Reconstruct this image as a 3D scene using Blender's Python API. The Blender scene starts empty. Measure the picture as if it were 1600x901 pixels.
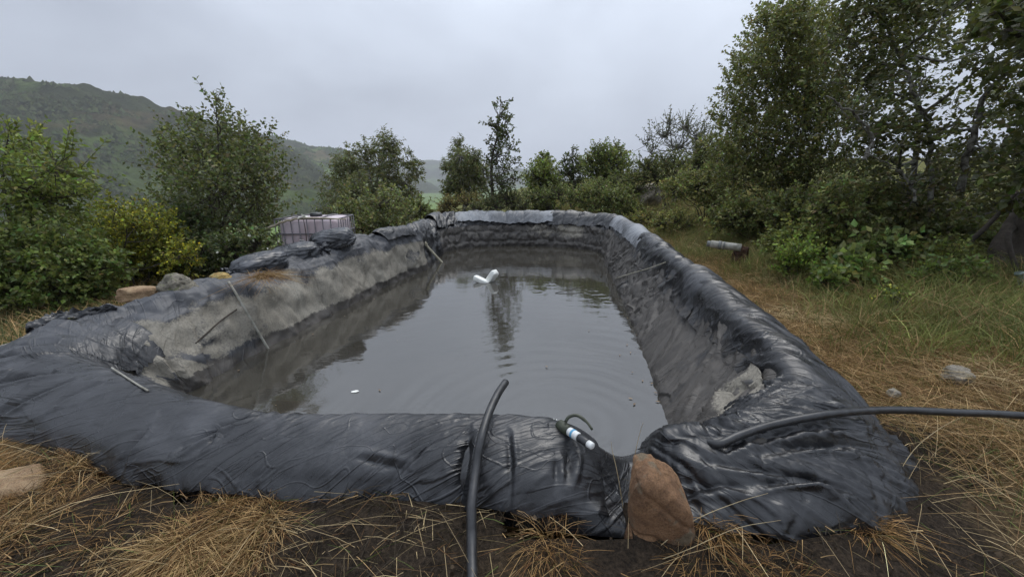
import bpy, math, random
import numpy as np
from mathutils import Vector

rng = np.random.default_rng(7)
random.seed(7)
SC = bpy.context.scene
COL = SC.collection

# ------------------------------------------------------------------ camera
FPX = 640.0                      # focal length in pixels of a 1600 px wide frame
CAM_Z = 1.70                     # metres above the water
PITCH = math.atan(165.5 / FPX)   # looking down, level horizon near y = 285
cam_d = bpy.data.cameras.new('camera')
cam_d.sensor_width = 36.0
cam_d.lens = FPX / 1600.0 * 36.0
cam_d.clip_start = 0.02
cam_d.clip_end = 20000.0
cam = bpy.data.objects.new('camera', cam_d)
COL.objects.link(cam)
cam.location = (0, 0, CAM_Z)
cam.rotation_euler = (math.pi / 2 - PITCH, 0, 0)
SC.camera = cam

# ------------------------------------------------------------------ sky and light (overcast)
SUN_EL, SUN_AZ = math.radians(62), math.radians(20)
world = bpy.data.worlds.new('World')
SC.world = world
world.use_nodes = True
wn, wl = world.node_tree.nodes, world.node_tree.links
wn.clear()
w_out = wn.new('ShaderNodeOutputWorld')
w_sky = wn.new('ShaderNodeTexSky')
w_sky.sky_type = 'NISHITA'
w_sky.sun_disc = False
w_sky.sun_elevation = SUN_EL
w_sky.sun_rotation = SUN_AZ
w_sky.air_density = 1.0
w_sky.dust_density = 3.0
w_bg1 = wn.new('ShaderNodeBackground')
w_bg1.inputs[1].default_value = 0.06
wl.new(w_sky.outputs[0], w_bg1.inputs[0])
w_tc = wn.new('ShaderNodeTexCoord')
w_map = wn.new('ShaderNodeMapping')
w_map.inputs['Scale'].default_value = (1.0, 1.0, 2.0)
w_map.inputs['Location'].default_value = (10.2, 5.4, 13.8)
wl.new(w_tc.outputs['Generated'], w_map.inputs['Vector'])
w_n1 = wn.new('ShaderNodeTexNoise')
w_n1.inputs['Scale'].default_value = 1.3
w_n1.inputs['Detail'].default_value = 5.0
w_n1.inputs['Roughness'].default_value = 0.48
w_n1.inputs['Distortion'].default_value = 0.35
wl.new(w_map.outputs[0], w_n1.inputs['Vector'])
w_r1 = wn.new('ShaderNodeValToRGB')            # cloud tones: lavender grey to near white
w_r1.color_ramp.elements[0].position = 0.33
w_r1.color_ramp.elements[0].color = (0.41, 0.455, 0.54, 1)
w_r1.color_ramp.elements[1].position = 0.66
w_r1.color_ramp.elements[1].color = (0.81, 0.89, 1.02, 1)
wl.new(w_n1.outputs['Fac'], w_r1.inputs['Fac'])
w_sep = wn.new('ShaderNodeSeparateXYZ')        # an overcast sky is brighter overhead than at the horizon
wl.new(w_tc.outputs['Generated'], w_sep.inputs[0])
w_mr = wn.new('ShaderNodeMapRange')
w_mr.inputs['From Min'].default_value = 0.0
w_mr.inputs['From Max'].default_value = 1.0
w_mr.interpolation_type = 'SMOOTHSTEP'
w_mr.inputs['To Min'].default_value = 0.88
w_mr.inputs['To Max'].default_value = 2.0
wl.new(w_sep.outputs['Z'], w_mr.inputs['Value'])
w_bg2 = wn.new('ShaderNodeBackground')
wl.new(w_r1.outputs[0], w_bg2.inputs[0])
wl.new(w_mr.outputs[0], w_bg2.inputs[1])
w_mix = wn.new('ShaderNodeMixShader')
w_mix.inputs[0].default_value = 0.93           # cloud cover
wl.new(w_bg1.outputs[0], w_mix.inputs[1])
wl.new(w_bg2.outputs[0], w_mix.inputs[2])
wl.new(w_mix.outputs[0], w_out.inputs['Surface'])

sun_d = bpy.data.lights.new('sun', 'SUN')
sun_d.energy = 1.5
sun_d.angle = math.radians(35)
sun_d.color = (1.0, 0.96, 0.90)
sun = bpy.data.objects.new('sun', sun_d)
COL.objects.link(sun)
sun.rotation_euler = (math.pi / 2 - SUN_EL, 0, math.pi - SUN_AZ)

SC.view_settings.view_transform = 'Standard'
SC.view_settings.look = 'None'
SC.view_settings.gamma = 1.0
SC.view_settings.exposure = 0.22
SC.render.engine = 'CYCLES'
SC.cycles.use_denoising = True
SC.cycles.max_bounces = 6
SC.cycles.diffuse_bounces = 3
SC.cycles.glossy_bounces = 3
SC.cycles.transmission_bounces = 4
SC.cycles.transparent_max_bounces = 6
SC.cycles.volume_bounces = 0


# ------------------------------------------------------------------ layout helpers
SP, CP = math.sin(PITCH), math.cos(PITCH)


def ray(u, v):
    x, yc = (u - 800.0) / FPX, (450.5 - v) / FPX
    return np.array([x, CP + yc * SP, -SP + yc * CP])


def P(u, v, z):
    """the point at height z seen at photograph position u, v"""
    d = ray(u, v)
    return np.array([0, 0, CAM_Z]) + d * ((z - CAM_Z) / d[2])


def A(u, v, Y):
    """the point at distance Y seen at photograph position u, v"""
    d = ray(u, v)
    return np.array([0, 0, CAM_Z]) + d * (Y / d[1])


# ------------------------------------------------------------------ noise
_perm = np.random.default_rng(3).permutation(4096)
_grad = np.random.default_rng(4).uniform(-1, 1, (4096, 3))
_grad /= np.linalg.norm(_grad, axis=1)[:, None]


def _h(ix, iy, iz):
    return _perm[(_perm[(_perm[ix & 4095] + iy) & 4095] + iz) & 4095]


def noise3(x, y, z):
    x, y, z = np.broadcast_arrays(np.asarray(x, float), np.asarray(y, float), np.asarray(z, float))
    ix, iy, iz = np.floor(x).astype(int), np.floor(y).astype(int), np.floor(z).astype(int)
    fx, fy, fz = x - ix, y - iy, z - iz
    u, v, w = (f * f * f * (f * (f * 6 - 15) + 10) for f in (fx, fy, fz))
    r = 0
    for dx in (0, 1):
        wx = u if dx else 1 - u
        for dy in (0, 1):
            wy = v if dy else 1 - v
            for dz in (0, 1):
                wz = w if dz else 1 - w
                g = _grad[_h(ix + dx, iy + dy, iz + dz)]
                r = r + wx * wy * wz * (g[..., 0] * (fx - dx) + g[..., 1] * (fy - dy) + g[..., 2] * (fz - dz))
    return r * 1.5


def n2(x, y, seed=0):
    return noise3(x, y, np.full(np.shape(x), seed * 7.31 + 0.5))


def fbm(x, y, seed=0, oct=4, gain=0.5):
    r, a, f = 0, 1.0, 1.0
    for i in range(oct):
        r = r + a * n2(np.asarray(x) * f, np.asarray(y) * f, seed + i)
        a *= gain
        f *= 2.03
    return r


def sstep(a, b, x):
    t = np.clip((np.asarray(x, float) - a) / (b - a), 0, 1)
    return t * t * (3 - 2 * t)


def norm(v):
    return v / np.maximum(np.linalg.norm(v, axis=-1, keepdims=True), 1e-9)


# ------------------------------------------------------------------ mesh helpers
def add_obj(name, me, mat=None, parent=None, loc=None):
    o = bpy.data.objects.new(name, me)
    COL.objects.link(o)
    if mat is not None and me is not None:
        me.materials.append(mat)
    if parent is not None:
        o.parent = parent
        o.matrix_parent_inverse = parent.matrix_basis.inverted()     # meshes are written in world coordinates
    if loc is not None:
        o.location = loc
    return o


def mesh_np(name, V, faces, mat=None, parent=None, smooth=True, col=None, vec=None):
    """faces: array (n, k) or a list of such arrays; col: per-vertex rgb stored as attribute 'tint'"""
    V = np.asarray(V, np.float32).reshape(-1, 3)
    fl = faces if isinstance(faces, list) else [faces]
    fl = [np.asarray(f, np.int32) for f in fl if len(f)]
    me = bpy.data.meshes.new(name)
    me.vertices.add(len(V))
    me.vertices.foreach_set('co', V.ravel())
    idx = np.concatenate([f.ravel() for f in fl])
    tot = np.concatenate([np.full(len(f), f.shape[1], np.int32) for f in fl])
    start = np.concatenate([[0], np.cumsum(tot)[:-1]]).astype(np.int32)
    me.loops.add(len(idx))
    me.loops.foreach_set('vertex_index', idx)
    me.polygons.add(len(tot))
    me.polygons.foreach_set('loop_start', start)
    me.polygons.foreach_set('use_smooth', np.full(len(tot), bool(smooth)))
    if col is not None:
        c = np.ones((len(V), 4), np.float32)
        c[:, :3] = col
        at = me.attributes.new('tint', 'FLOAT_COLOR', 'POINT')
        at.data.foreach_set('color', c.ravel())
    if vec is not None:
        at = me.attributes.new('fold', 'FLOAT_VECTOR', 'POINT')
        at.data.foreach_set('vector', np.asarray(vec, np.float32).ravel())
    me.update(calc_edges=True)
    me.validate()
    return add_obj(name, me, mat, parent)


def grid_faces(nu, nv, wrap=False):
    i = np.arange(nu if wrap else nu - 1)
    j = np.arange(nv - 1)
    I, J = np.meshgrid(i, j, indexing='ij')
    I2 = (I + 1) % nu
    return np.stack([I * nv + J, I2 * nv + J, I2 * nv + J + 1, I * nv + J + 1], -1).reshape(-1, 4)


def tag(o, label=None, cat=None, group=None, kind=None):
    if label:
        o['label'] = label
    if cat:
        o['category'] = cat
    if group:
        o['group'] = group
    if kind:
        o['kind'] = kind
    return o


def empty(name, loc=(0, 0, 0), rz=0.0):
    o = bpy.data.objects.new(name, None)
    COL.objects.link(o)
    o.location = [float(c) for c in loc]
    o.rotation_euler = (0, 0, rz)
    o.matrix_basis = o.matrix_basis
    return o


def spline(pts, n, closed=False):
    """Catmull-Rom through pts (k, d), n samples"""
    p = np.asarray(pts, float)
    k = len(p)
    seg = k if closed else k - 1
    s = np.linspace(0, seg, n, endpoint=not closed)
    return spline_at(p, s, closed)


def spline_at(p, s, closed=False):
    k = len(p)
    s = np.asarray(s, float)
    if closed:
        i = np.floor(s).astype(int)
        f = (s - i)[:, None]
        a, b, c, d = p[(i - 1) % k], p[i % k], p[(i + 1) % k], p[(i + 2) % k]
    else:
        i = np.clip(np.floor(s).astype(int), 0, k - 2)
        f = (s - i)[:, None]
        q = np.concatenate([[2 * p[0] - p[1]], p, [2 * p[-1] - p[-2]]])
        a, b, c, d = q[i], q[i + 1], q[i + 2], q[i + 3]
    return 0.5 * (2 * b + (c - a) * f + (2 * a - 5 * b + 4 * c - d) * f ** 2 + (3 * b - 3 * c + d - a) * f ** 3)


def tube_arrays(path, radii, sides=8, cap=True):
    path = np.asarray(path, float)
    n = len(path)
    r = np.broadcast_to(np.asarray(radii, float), (n,))
    t = norm(np.gradient(path, axis=0))
    ref = np.array([0, 0, 1.0]) if abs(t[0][2]) < 0.9 else np.array([1.0, 0, 0])
    N = np.zeros((n, 3))
    a = norm(np.cross(t[0], ref))
    for i in range(n):
        a = a - t[i] * np.dot(a, t[i])
        a = a / max(np.linalg.norm(a), 1e-9)
        N[i] = a
    B = np.cross(t, N)
    th = np.linspace(0, 2 * math.pi, sides, endpoint=False)
    V = path[:, None] + r[:, None, None] * (np.cos(th)[None, :, None] * N[:, None] + np.sin(th)[None, :, None] * B[:, None])
    V = V.reshape(-1, 3)
    I, J = np.meshgrid(np.arange(n - 1), np.arange(sides), indexing='ij')
    J2 = (J + 1) % sides
    F = np.stack([I * sides + J, I * sides + J2, (I + 1) * sides + J2, (I + 1) * sides + J], -1).reshape(-1, 4)
    T = np.zeros((0, 3), int)
    if cap:
        V = np.concatenate([V, path[[0, -1]]])
        b0, b1 = n * sides, n * sides + 1
        j = np.arange(sides)
        T = np.concatenate([np.stack([np.full(sides, b0), (j + 1) % sides, j], -1),
                            np.stack([np.full(sides, b1), (n - 1) * sides + j, (n - 1) * sides + (j + 1) % sides], -1)])
    return V, F, T


def join_tubes(tubes):
    Vs, Fs, Ts, o = [], [], [], 0
    for V, F, T in tubes:
        Vs.append(V)
        Fs.append(F + o)
        Ts.append(T + o)
        o += len(V)
    return np.concatenate(Vs), [np.concatenate(Fs), np.concatenate(Ts)]


def tube(name, path, radii, mat, parent=None, sides=12):
    V, F, T = tube_arrays(path, radii, sides)
    return mesh_np(name, V, [F, T], mat, parent)


# ------------------------------------------------------------------ materials
def new_mat(name):
    m = bpy.data.materials.new(name)
    m.use_nodes = True
    nt = m.node_tree
    return m, nt.nodes, nt.links, nt.nodes['Principled BSDF']


def N(nodes, kind, **kw):
    n = nodes.new(kind)
    for k, v in kw.items():
        if k in n.inputs.keys():
            n.inputs[k].default_value = v
        else:
            setattr(n, k, v)
    return n


def noise_node(nodes, links, scale, detail=4.0, rough=0.55, coord='Object', vec=None, dist=0.0):
    n = N(nodes, 'ShaderNodeTexNoise', Scale=scale, Detail=detail, Roughness=rough, Distortion=dist)
    if vec is None:
        tc = nodes.new('ShaderNodeTexCoord')
        vec = tc.outputs[coord]
    links.new(vec, n.inputs['Vector'])
    return n


def ramp(nodes, links, src, stops):
    r = nodes.new('ShaderNodeValToRGB')
    e = r.color_ramp.elements
    while len(e) < len(stops):
        e.new(0.5)
    for el, (p, c) in zip(e, stops):
        el.position = p
        el.color = (*c, 1) if len(c) == 3 else c
    links.new(src, r.inputs['Fac'])
    return r


def mixc(nodes, links, fac, a, b, mode='MIX'):
    m = nodes.new('ShaderNodeMix')
    m.data_type = 'RGBA'
    m.blend_type = mode
    for sock, val in ((m.inputs['Factor'], fac), (m.inputs['A'], a), (m.inputs['B'], b)):
        if hasattr(val, 'links'):
            links.new(val, sock)
        else:
            sock.default_value = val if isinstance(val, float) else (*val, 1)
    # RGBA sockets are the third set of A/B inputs
    return m


def mix_rgb(nodes, links, fac, a, b, mode='MIX'):
    m = nodes.new('ShaderNodeMixRGB')
    m.blend_type = mode
    for sock, val in ((m.inputs[0], fac), (m.inputs[1], a), (m.inputs[2], b)):
        if hasattr(val, 'is_linked'):
            links.new(val, sock)
        else:
            sock.default_value = val if isinstance(val, float) else (*val, 1)
    return m.outputs[0]


def bump(nodes, links, height, bsdf, strength=0.3, dist=0.01):
    b = N(nodes, 'ShaderNodeBump', Strength=strength, Distance=dist)
    links.new(height, b.inputs['Height'])
    links.new(b.outputs[0], bsdf.inputs['Normal'])


def leaf_material(name, rough=0.5, transl=0.3, spec=0.3):
    m, n, l, b = new_mat(name)
    at = N(n, 'ShaderNodeAttribute', attribute_name='tint')
    l.new(at.outputs['Color'], b.inputs['Base Color'])
    b.inputs['Roughness'].default_value = rough
    b.inputs['Specular IOR Level'].default_value = spec
    tr = n.new('ShaderNodeBsdfTranslucent')
    g = mix_rgb(n, l, 0.35, at.outputs['Color'], (0.16, 0.20, 0.03))
    l.new(g, tr.inputs['Color'])
    mx = n.new('ShaderNodeMixShader')
    mx.inputs[0].default_value = transl
    l.new(b.outputs[0], mx.inputs[1])
    l.new(tr.outputs[0], mx.inputs[2])
    l.new(mx.outputs[0], n['Material Output'].inputs['Surface'])
    return m


M = {}
M['leaf'] = leaf_material('leaf', 0.42, 0.45, 0.4)
M['grass'] = leaf_material('grass_blade', 0.65, 0.22, 0.2)


def simple(name, stops, scale, rough=0.8, bump_s=0.4, bump_d=0.01, detail=6.0, spec=0.3, coord='Object'):
    m, n, l, b = new_mat(name)
    nz = noise_node(n, l, scale, detail, 0.62, coord)
    r = ramp(n, l, nz.outputs['Fac'], stops)
    l.new(r.outputs[0], b.inputs['Base Color'])
    b.inputs['Roughness'].default_value = rough
    b.inputs['Specular IOR Level'].default_value = spec
    nz2 = noise_node(n, l, scale * 4, 6.0, 0.65, coord)
    bump(n, l, nz2.outputs['Fac'], b, bump_s, bump_d)
    return m


M['bark'] = simple('bark', [(0.3, (0.030, 0.025, 0.020)), (0.6, (0.075, 0.062, 0.050)), (0.8, (0.14, 0.13, 0.115))], 9.0, 0.9, 0.8, 0.02)
M['mossy_bark'] = simple('mossy_bark', [(0.36, (0.045, 0.038, 0.030)), (0.52, (0.15, 0.14, 0.12)), (0.68, (0.30, 0.30, 0.27))], 14.0, 0.9, 0.8, 0.02)
M['rubber'] = simple('black_polythene_pipe', [(0.35, (0.012, 0.012, 0.013)), (0.7, (0.035, 0.036, 0.038))], 20.0, 0.38, 0.12, 0.003, spec=0.5)
M['pvc'] = simple('white_pvc', [(0.3, (0.42, 0.42, 0.40)), (0.6, (0.68, 0.69, 0.68))], 8.0, 0.45, 0.1, 0.003)
M['pvc_dull'] = simple('mossy_dull_pvc', [(0.3, (0.15, 0.14, 0.11)), (0.55, (0.30, 0.29, 0.25)), (0.75, (0.42, 0.41, 0.37))], 14.0, 0.6, 0.25, 0.004)
M['pvc_aged'] = simple('aged_cream_pvc', [(0.3, (0.30, 0.27, 0.18)), (0.6, (0.56, 0.53, 0.41))], 10.0, 0.5, 0.15, 0.003)
M['grey_pipe'] = simple('grey_plastic_pipe', [(0.3, (0.10, 0.105, 0.10)), (0.65, (0.19, 0.19, 0.18))], 14.0, 0.5, 0.15, 0.003)
M['green_pipe'] = simple('grey_green_pipe', [(0.3, (0.10, 0.13, 0.12)), (0.65, (0.20, 0.25, 0.23))], 12.0, 0.5, 0.15, 0.003)
M['white_foam'] = simple('white_plastic', [(0.3, (0.66, 0.67, 0.62)), (0.7, (0.84, 0.84, 0.80))], 6.0, 0.4, 0.1, 0.003)
M['blue_label'] = simple('blue_label', [(0.45, (0.10, 0.30, 0.48)), (0.55, (0.12, 0.34, 0.52))], 40.0, 0.4, 0.05, 0.002)
M['olive_plastic'] = simple('olive_dark_plastic', [(0.35, (0.030, 0.036, 0.024)), (0.7, (0.075, 0.08, 0.055))], 30.0, 0.5, 0.3, 0.004)
M['pale_wood'] = simple('bleached_wood', [(0.3, (0.24, 0.20, 0.14)), (0.7, (0.45, 0.40, 0.31))], 12.0, 0.9, 0.6, 0.01)
M['dead_wood'] = simple('dead_wood', [(0.3, (0.11, 0.075, 0.045)), (0.7, (0.27, 0.20, 0.13))], 12.0, 0.9, 0.7, 0.01)
M['rust_wood'] = simple('rotten_stump', [(0.3, (0.035, 0.018, 0.012)), (0.7, (0.10, 0.055, 0.035))], 16.0, 0.95, 0.9, 0.02)
M['post'] = simple('weathered_post', [(0.3, (0.13, 0.12, 0.10)), (0.7, (0.30, 0.28, 0.24))], 15.0, 0.95, 0.6, 0.01)
M['galvanised'] = simple('galvanised_bar', [(0.3, (0.10, 0.095, 0.105)), (0.7, (0.20, 0.19, 0.20))], 20.0, 0.5, 0.1, 0.002)
M['tank_wall'] = simple('milky_stained_tank', [(0.32, (0.42, 0.32, 0.33)), (0.55, (0.56, 0.48, 0.51)), (0.75, (0.70, 0.64, 0.66))], 2.2, 0.42, 0.08, 0.004)
M['flower_white'] = simple('white_petal', [(0.3, (0.70, 0.70, 0.62)), (0.7, (0.82, 0.82, 0.76))], 9.0, 0.7, 0.1, 0.002)


def stone_material(name, stops, lichen=None, scale=6.0):
    m, n, l, b = new_mat(name)
    a = noise_node(n, l, scale, 8.0, 0.65, dist=0.6)
    r = ramp(n, l, a.outputs['Fac'], stops)
    c = r.outputs[0]
    if lichen:
        z = noise_node(n, l, scale * 1.7, 5.0, 0.6)
        k = ramp(n, l, z.outputs['Fac'], [(0.56, (0, 0, 0)), (0.64, (1, 1, 1))])
        c = mix_rgb(n, l, k.outputs[0], c, lichen)
    l.new(c, b.inputs['Base Color'])
    b.inputs['Roughness'].default_value = 0.8
    b.inputs['Specular IOR Level'].default_value = 0.35
    f = noise_node(n, l, scale * 7, 10.0, 0.75)
    g = noise_node(n, l, scale * 30, 4.0, 0.7)
    sp = ramp(n, l, g.outputs['Fac'], [(0.32, (0.55, 0.55, 0.55)), (0.5, (1, 1, 1)), (0.72, (1.35, 1.32, 1.25))])
    l.new(mix_rgb(n, l, 1.0, c, sp.outputs[0], 'MULTIPLY'), b.inputs['Base Color'])
    bump(n, l, f.outputs['Fac'], b, 0.8, 0.018)
    return m


M['orange_stone'] = stone_material('orange_sandstone', [(0.30, (0.085, 0.047, 0.026)), (0.44, (0.175, 0.096, 0.050)), (0.60, (0.26, 0.150, 0.078)), (0.80, (0.36, 0.235, 0.135))], (0.15, 0.115, 0.075), 5.5)
M['tan_stone'] = stone_material('tan_stone', [(0.3, (0.15, 0.09, 0.05)), (0.5, (0.30, 0.20, 0.115)), (0.75, (0.42, 0.31, 0.19))], None, 8.0)
M['grey_stone'] = stone_material('lichen_grey_stone', [(0.3, (0.09, 0.085, 0.07)), (0.55, (0.20, 0.18, 0.14)), (0.78, (0.33, 0.30, 0.25))], (0.12, 0.13, 0.06), 10.0)
M['yellow_stone'] = stone_material('yellow_stone', [(0.3, (0.22, 0.14, 0.045)), (0.6, (0.42, 0.30, 0.11))], (0.25, 0.24, 0.10), 10.0)
M['pale_stone'] = stone_material('pale_stone', [(0.3, (0.15, 0.13, 0.10)), (0.6, (0.30, 0.27, 0.22))], (0.24, 0.21, 0.13), 8.0)


def plastic_material(name, base, dust, rough=0.40):
    """black polythene; attribute tint: R = dried mud, G = pale dust, B = wet brown film"""
    m, n, l, b = new_mat(name)
    at = N(n, 'ShaderNodeAttribute', attribute_name='tint')
    sp = n.new('ShaderNodeSeparateColor')
    l.new(at.outputs['Color'], sp.inputs[0])
    tc = n.new('ShaderNodeTexCoord')
    fine = noise_node(n, l, 55.0, 6.0, 0.7, vec=tc.outputs['Object'])
    mid = noise_node(n, l, 7.0, 6.0, 0.62, vec=tc.outputs['Object'], dist=0.5)
    big = noise_node(n, l, 1.7, 4.0, 0.55, vec=tc.outputs['Object'])

    def math_(op, a, bb, c=None):
        k = n.new('ShaderNodeMath')
        k.operation = op
        for i, v in enumerate((a, bb, c)):
            if v is None:
                continue
            if isinstance(v, (int, float)):
                k.inputs[i].default_value = v
            else:
                l.new(v, k.inputs[i])
        return k.outputs[0]

    def mask(ch, gain_mid=0.8, gain_fine=0.75, lo=0.36, hi=0.68):
        s = math_('ADD', sp.outputs[ch], math_('MULTIPLY_ADD', mid.outputs['Fac'], gain_mid, -gain_mid * 0.5))
        s = math_('ADD', s, math_('MULTIPLY_ADD', fine.outputs['Fac'], gain_fine, -gain_fine * 0.5))
        mr = N(n, 'ShaderNodeMapRange', interpolation_type='SMOOTHSTEP')
        mr.inputs['From Min'].default_value = lo
        mr.inputs['From Max'].default_value = hi
        l.new(s, mr.inputs['Value'])
        return mr.outputs[0]

    mud, dst, film = mask('Red'), mask('Green', 0.9, 0.4, 0.25, 0.85), mask('Blue', 0.6, 0.3, 0.38, 0.62)
    bl = mix_rgb(n, l, mid.outputs['Fac'], tuple(0.6 * c for c in base), tuple(1.5 * c for c in base))
    c = mix_rgb(n, l, dst, bl, dust)
    filmc = ramp(n, l, mid.outputs['Fac'], [(0.3, (0.030, 0.026, 0.022)), (0.7, (0.066, 0.058, 0.049))])
    c = mix_rgb(n, l, film, c, filmc.outputs[0])
    mudc = ramp(n, l, big.outputs['Fac'], [(0.35, (0.18, 0.162, 0.128)), (0.55, (0.25, 0.23, 0.188)), (0.7, (0.31, 0.295, 0.25))])
    mudf = mix_rgb(n, l, 0.55, mudc.outputs[0], ramp(n, l, fine.outputs['Fac'], [(0.35, (0.13, 0.118, 0.095)), (0.65, (0.31, 0.285, 0.235))]).outputs[0])
    c = mix_rgb(n, l, mud, c, mudf)
    l.new(c, b.inputs['Base Color'])
    rv = mix_rgb(n, l, ramp(n, l, mid.outputs['Fac'], [(0.38, (0, 0, 0)), (0.62, (1, 1, 1))]).outputs[0], (rough - 0.14,) * 3, (rough + 0.06,) * 3)
    r = mix_rgb(n, l, dst, rv, (rough + 0.16,) * 3)
    r = mix_rgb(n, l, film, r, (0.62, 0.62, 0.62))
    r = mix_rgb(n, l, mud, r, (0.85, 0.85, 0.85))
    l.new(r, b.inputs['Roughness'])
    b.inputs['Specular IOR Level'].default_value = 0.62
    # small creases, rain beads, mud crust
    fa = N(n, 'ShaderNodeAttribute', attribute_name='fold')

    def crinkle(vec_scale, width, rot=0.0, dist=0.6):
        """thin long creases running along the drape of the sheet"""
        mp = n.new('ShaderNodeMapping')
        mp.inputs['Scale'].default_value = vec_scale
        mp.inputs['Rotation'].default_value = (0, 0, rot)
        l.new(fa.outputs['Vector'], mp.inputs['Vector'])
        wv = noise_node(n, l, 1.0, 1.0, 0.5, vec=mp.outputs[0], dist=dist)
        d = math_('ABSOLUTE', math_('SUBTRACT', wv.outputs['Fac'], 0.5), 0.0)
        mr = N(n, 'ShaderNodeMapRange', interpolation_type='SMOOTHERSTEP')
        mr.inputs['From Max'].default_value = width
        l.new(d, mr.inputs['Value'])
        return mr.outputs[0]
    h = math_('ADD', crinkle((1.1, 9.0, 1.0), 0.030), math_('MULTIPLY', crinkle((1.8, 17.0, 1.0), 0.035, 0.12), 0.45))
    h = math_('MULTIPLY_ADD', crinkle((3.0, 5.0, 1.0), 0.018, 0.7, 0.9), 0.6, h)
    h = math_('MULTIPLY_ADD', crinkle((5.0, 40.0, 1.0), 0.05, -0.1), 0.12, h)
    mpm = n.new('ShaderNodeMapping')
    mpm.inputs['Scale'].default_value = (0.9, 2.2, 1.0)
    l.new(fa.outputs['Vector'], mpm.inputs['Vector'])
    mk = noise_node(n, l, 1.0, 3.0, 0.6, vec=mpm.outputs[0])
    mkr = N(n, 'ShaderNodeMapRange', interpolation_type='SMOOTHSTEP')
    mkr.inputs['From Min'].default_value = 0.40
    mkr.inputs['From Max'].default_value = 0.66
    mkr.inputs['To Min'].default_value = 0.18
    l.new(mk.outputs['Fac'], mkr.inputs['Value'])
    h = math_('MULTIPLY', math_('SUBTRACT', h, 2.0), mkr.outputs[0])
    h = math_('MULTIPLY_ADD', fine.outputs['Fac'], 0.22, h)
    h = math_('MULTIPLY_ADD', mid.outputs['Fac'], 0.25, h)
    h = math_('MULTIPLY_ADD', mud, 0.5, h)
    bump(n, l, h, b, 0.55, 0.011)
    return m


M['plastic'] = plastic_material('black_plastic_sheet', (0.009, 0.0092, 0.0105), (0.050, 0.052, 0.058))
M['plastic_pale'] = plastic_material('weathered_pale_plastic', (0.085, 0.09, 0.098), (0.25, 0.262, 0.28), 0.5)
M['bag'] = plastic_material('black_bag_plastic', (0.014, 0.015, 0.018), (0.062, 0.066, 0.076), 0.34)


def ground_material():
    m, n, l, b = new_mat('ground_soil_and_turf')
    at = N(n, 'ShaderNodeAttribute', attribute_name='tint')
    a = noise_node(n, l, 9.0, 8.0, 0.7)
    f = noise_node(n, l, 60.0, 6.0, 0.7)
    k = ramp(n, l, a.outputs['Fac'], [(0.3, (0.45, 0.45, 0.45)), (0.7, (1.5, 1.5, 1.5))])
    c = mix_rgb(n, l, 1.0, at.outputs['Color'], k.outputs[0], 'MULTIPLY')
    k2 = ramp(n, l, f.outputs['Fac'], [(0.35, (0.40, 0.40, 0.40)), (0.68, (1.9, 1.8, 1.65))])
    c = mix_rgb(n, l, 1.0, c, k2.outputs[0], 'MULTIPLY')
    l.new(c, b.inputs['Base Color'])
    b.inputs['Roughness'].default_value = 0.95
    b.inputs['Specular IOR Level'].default_value = 0.15
    s = n.new('ShaderNodeMath')
    s.operation = 'MULTIPLY_ADD'
    s.inputs[1].default_value = 0.5
    l.new(f.outputs['Fac'], s.inputs[0])
    l.new(a.outputs['Fac'], s.inputs[2])
    bump(n, l, s.outputs[0], b, 0.9, 0.04)
    return m


M['ground'] = ground_material()


def hill_material():
    m, n, l, b = new_mat('hillside_scrub_and_pasture')
    at = N(n, 'ShaderNodeAttribute', attribute_name='tint')
    a = noise_node(n, l, 0.035, 8.0, 0.68)
    k = ramp(n, l, a.outputs['Fac'], [(0.34, (0.5, 0.5, 0.5)), (0.68, (1.45, 1.45, 1.45))])
    c = mix_rgb(n, l, 1.0, at.outputs['Color'], k.outputs[0], 'MULTIPLY')
    l.new(c, b.inputs['Base Color'])
    b.inputs['Roughness'].default_value = 1.0
    b.inputs['Specular IOR Level'].default_value = 0.0
    f = noise_node(n, l, 0.12, 8.0, 0.7)
    bump(n, l, f.outputs['Fac'], b, 1.0, 6.0)
    return m


M['hill'] = hill_material()


def water_material():
    m, n, l, b = new_mat('murky_water')
    a = noise_node(n, l, 1.1, 3.0, 0.5)
    c = ramp(n, l, a.outputs['Fac'], [(0.35, (0.036, 0.033, 0.026)), (0.7, (0.046, 0.042, 0.034))])
    l.new(c.outputs[0], b.inputs['Base Color'])
    b.inputs['Roughness'].default_value = 0.045
    b.inputs['IOR'].default_value = 2.0
    b.inputs['Specular IOR Level'].default_value = 0.55
    tc = n.new('ShaderNodeTexCoord')
    mp = n.new('ShaderNodeMapping')
    mp.inputs['Scale'].default_value = (1.0, 1.6, 1.0)
    l.new(tc.outputs['Object'], mp.inputs['Vector'])
    w = noise_node(n, l, 9.0, 3.0, 0.5, vec=mp.outputs[0])
    bump(n, l, w.outputs['Fac'], b, 0.05, 0.02)
    return m


M['water'] = water_material()

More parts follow.
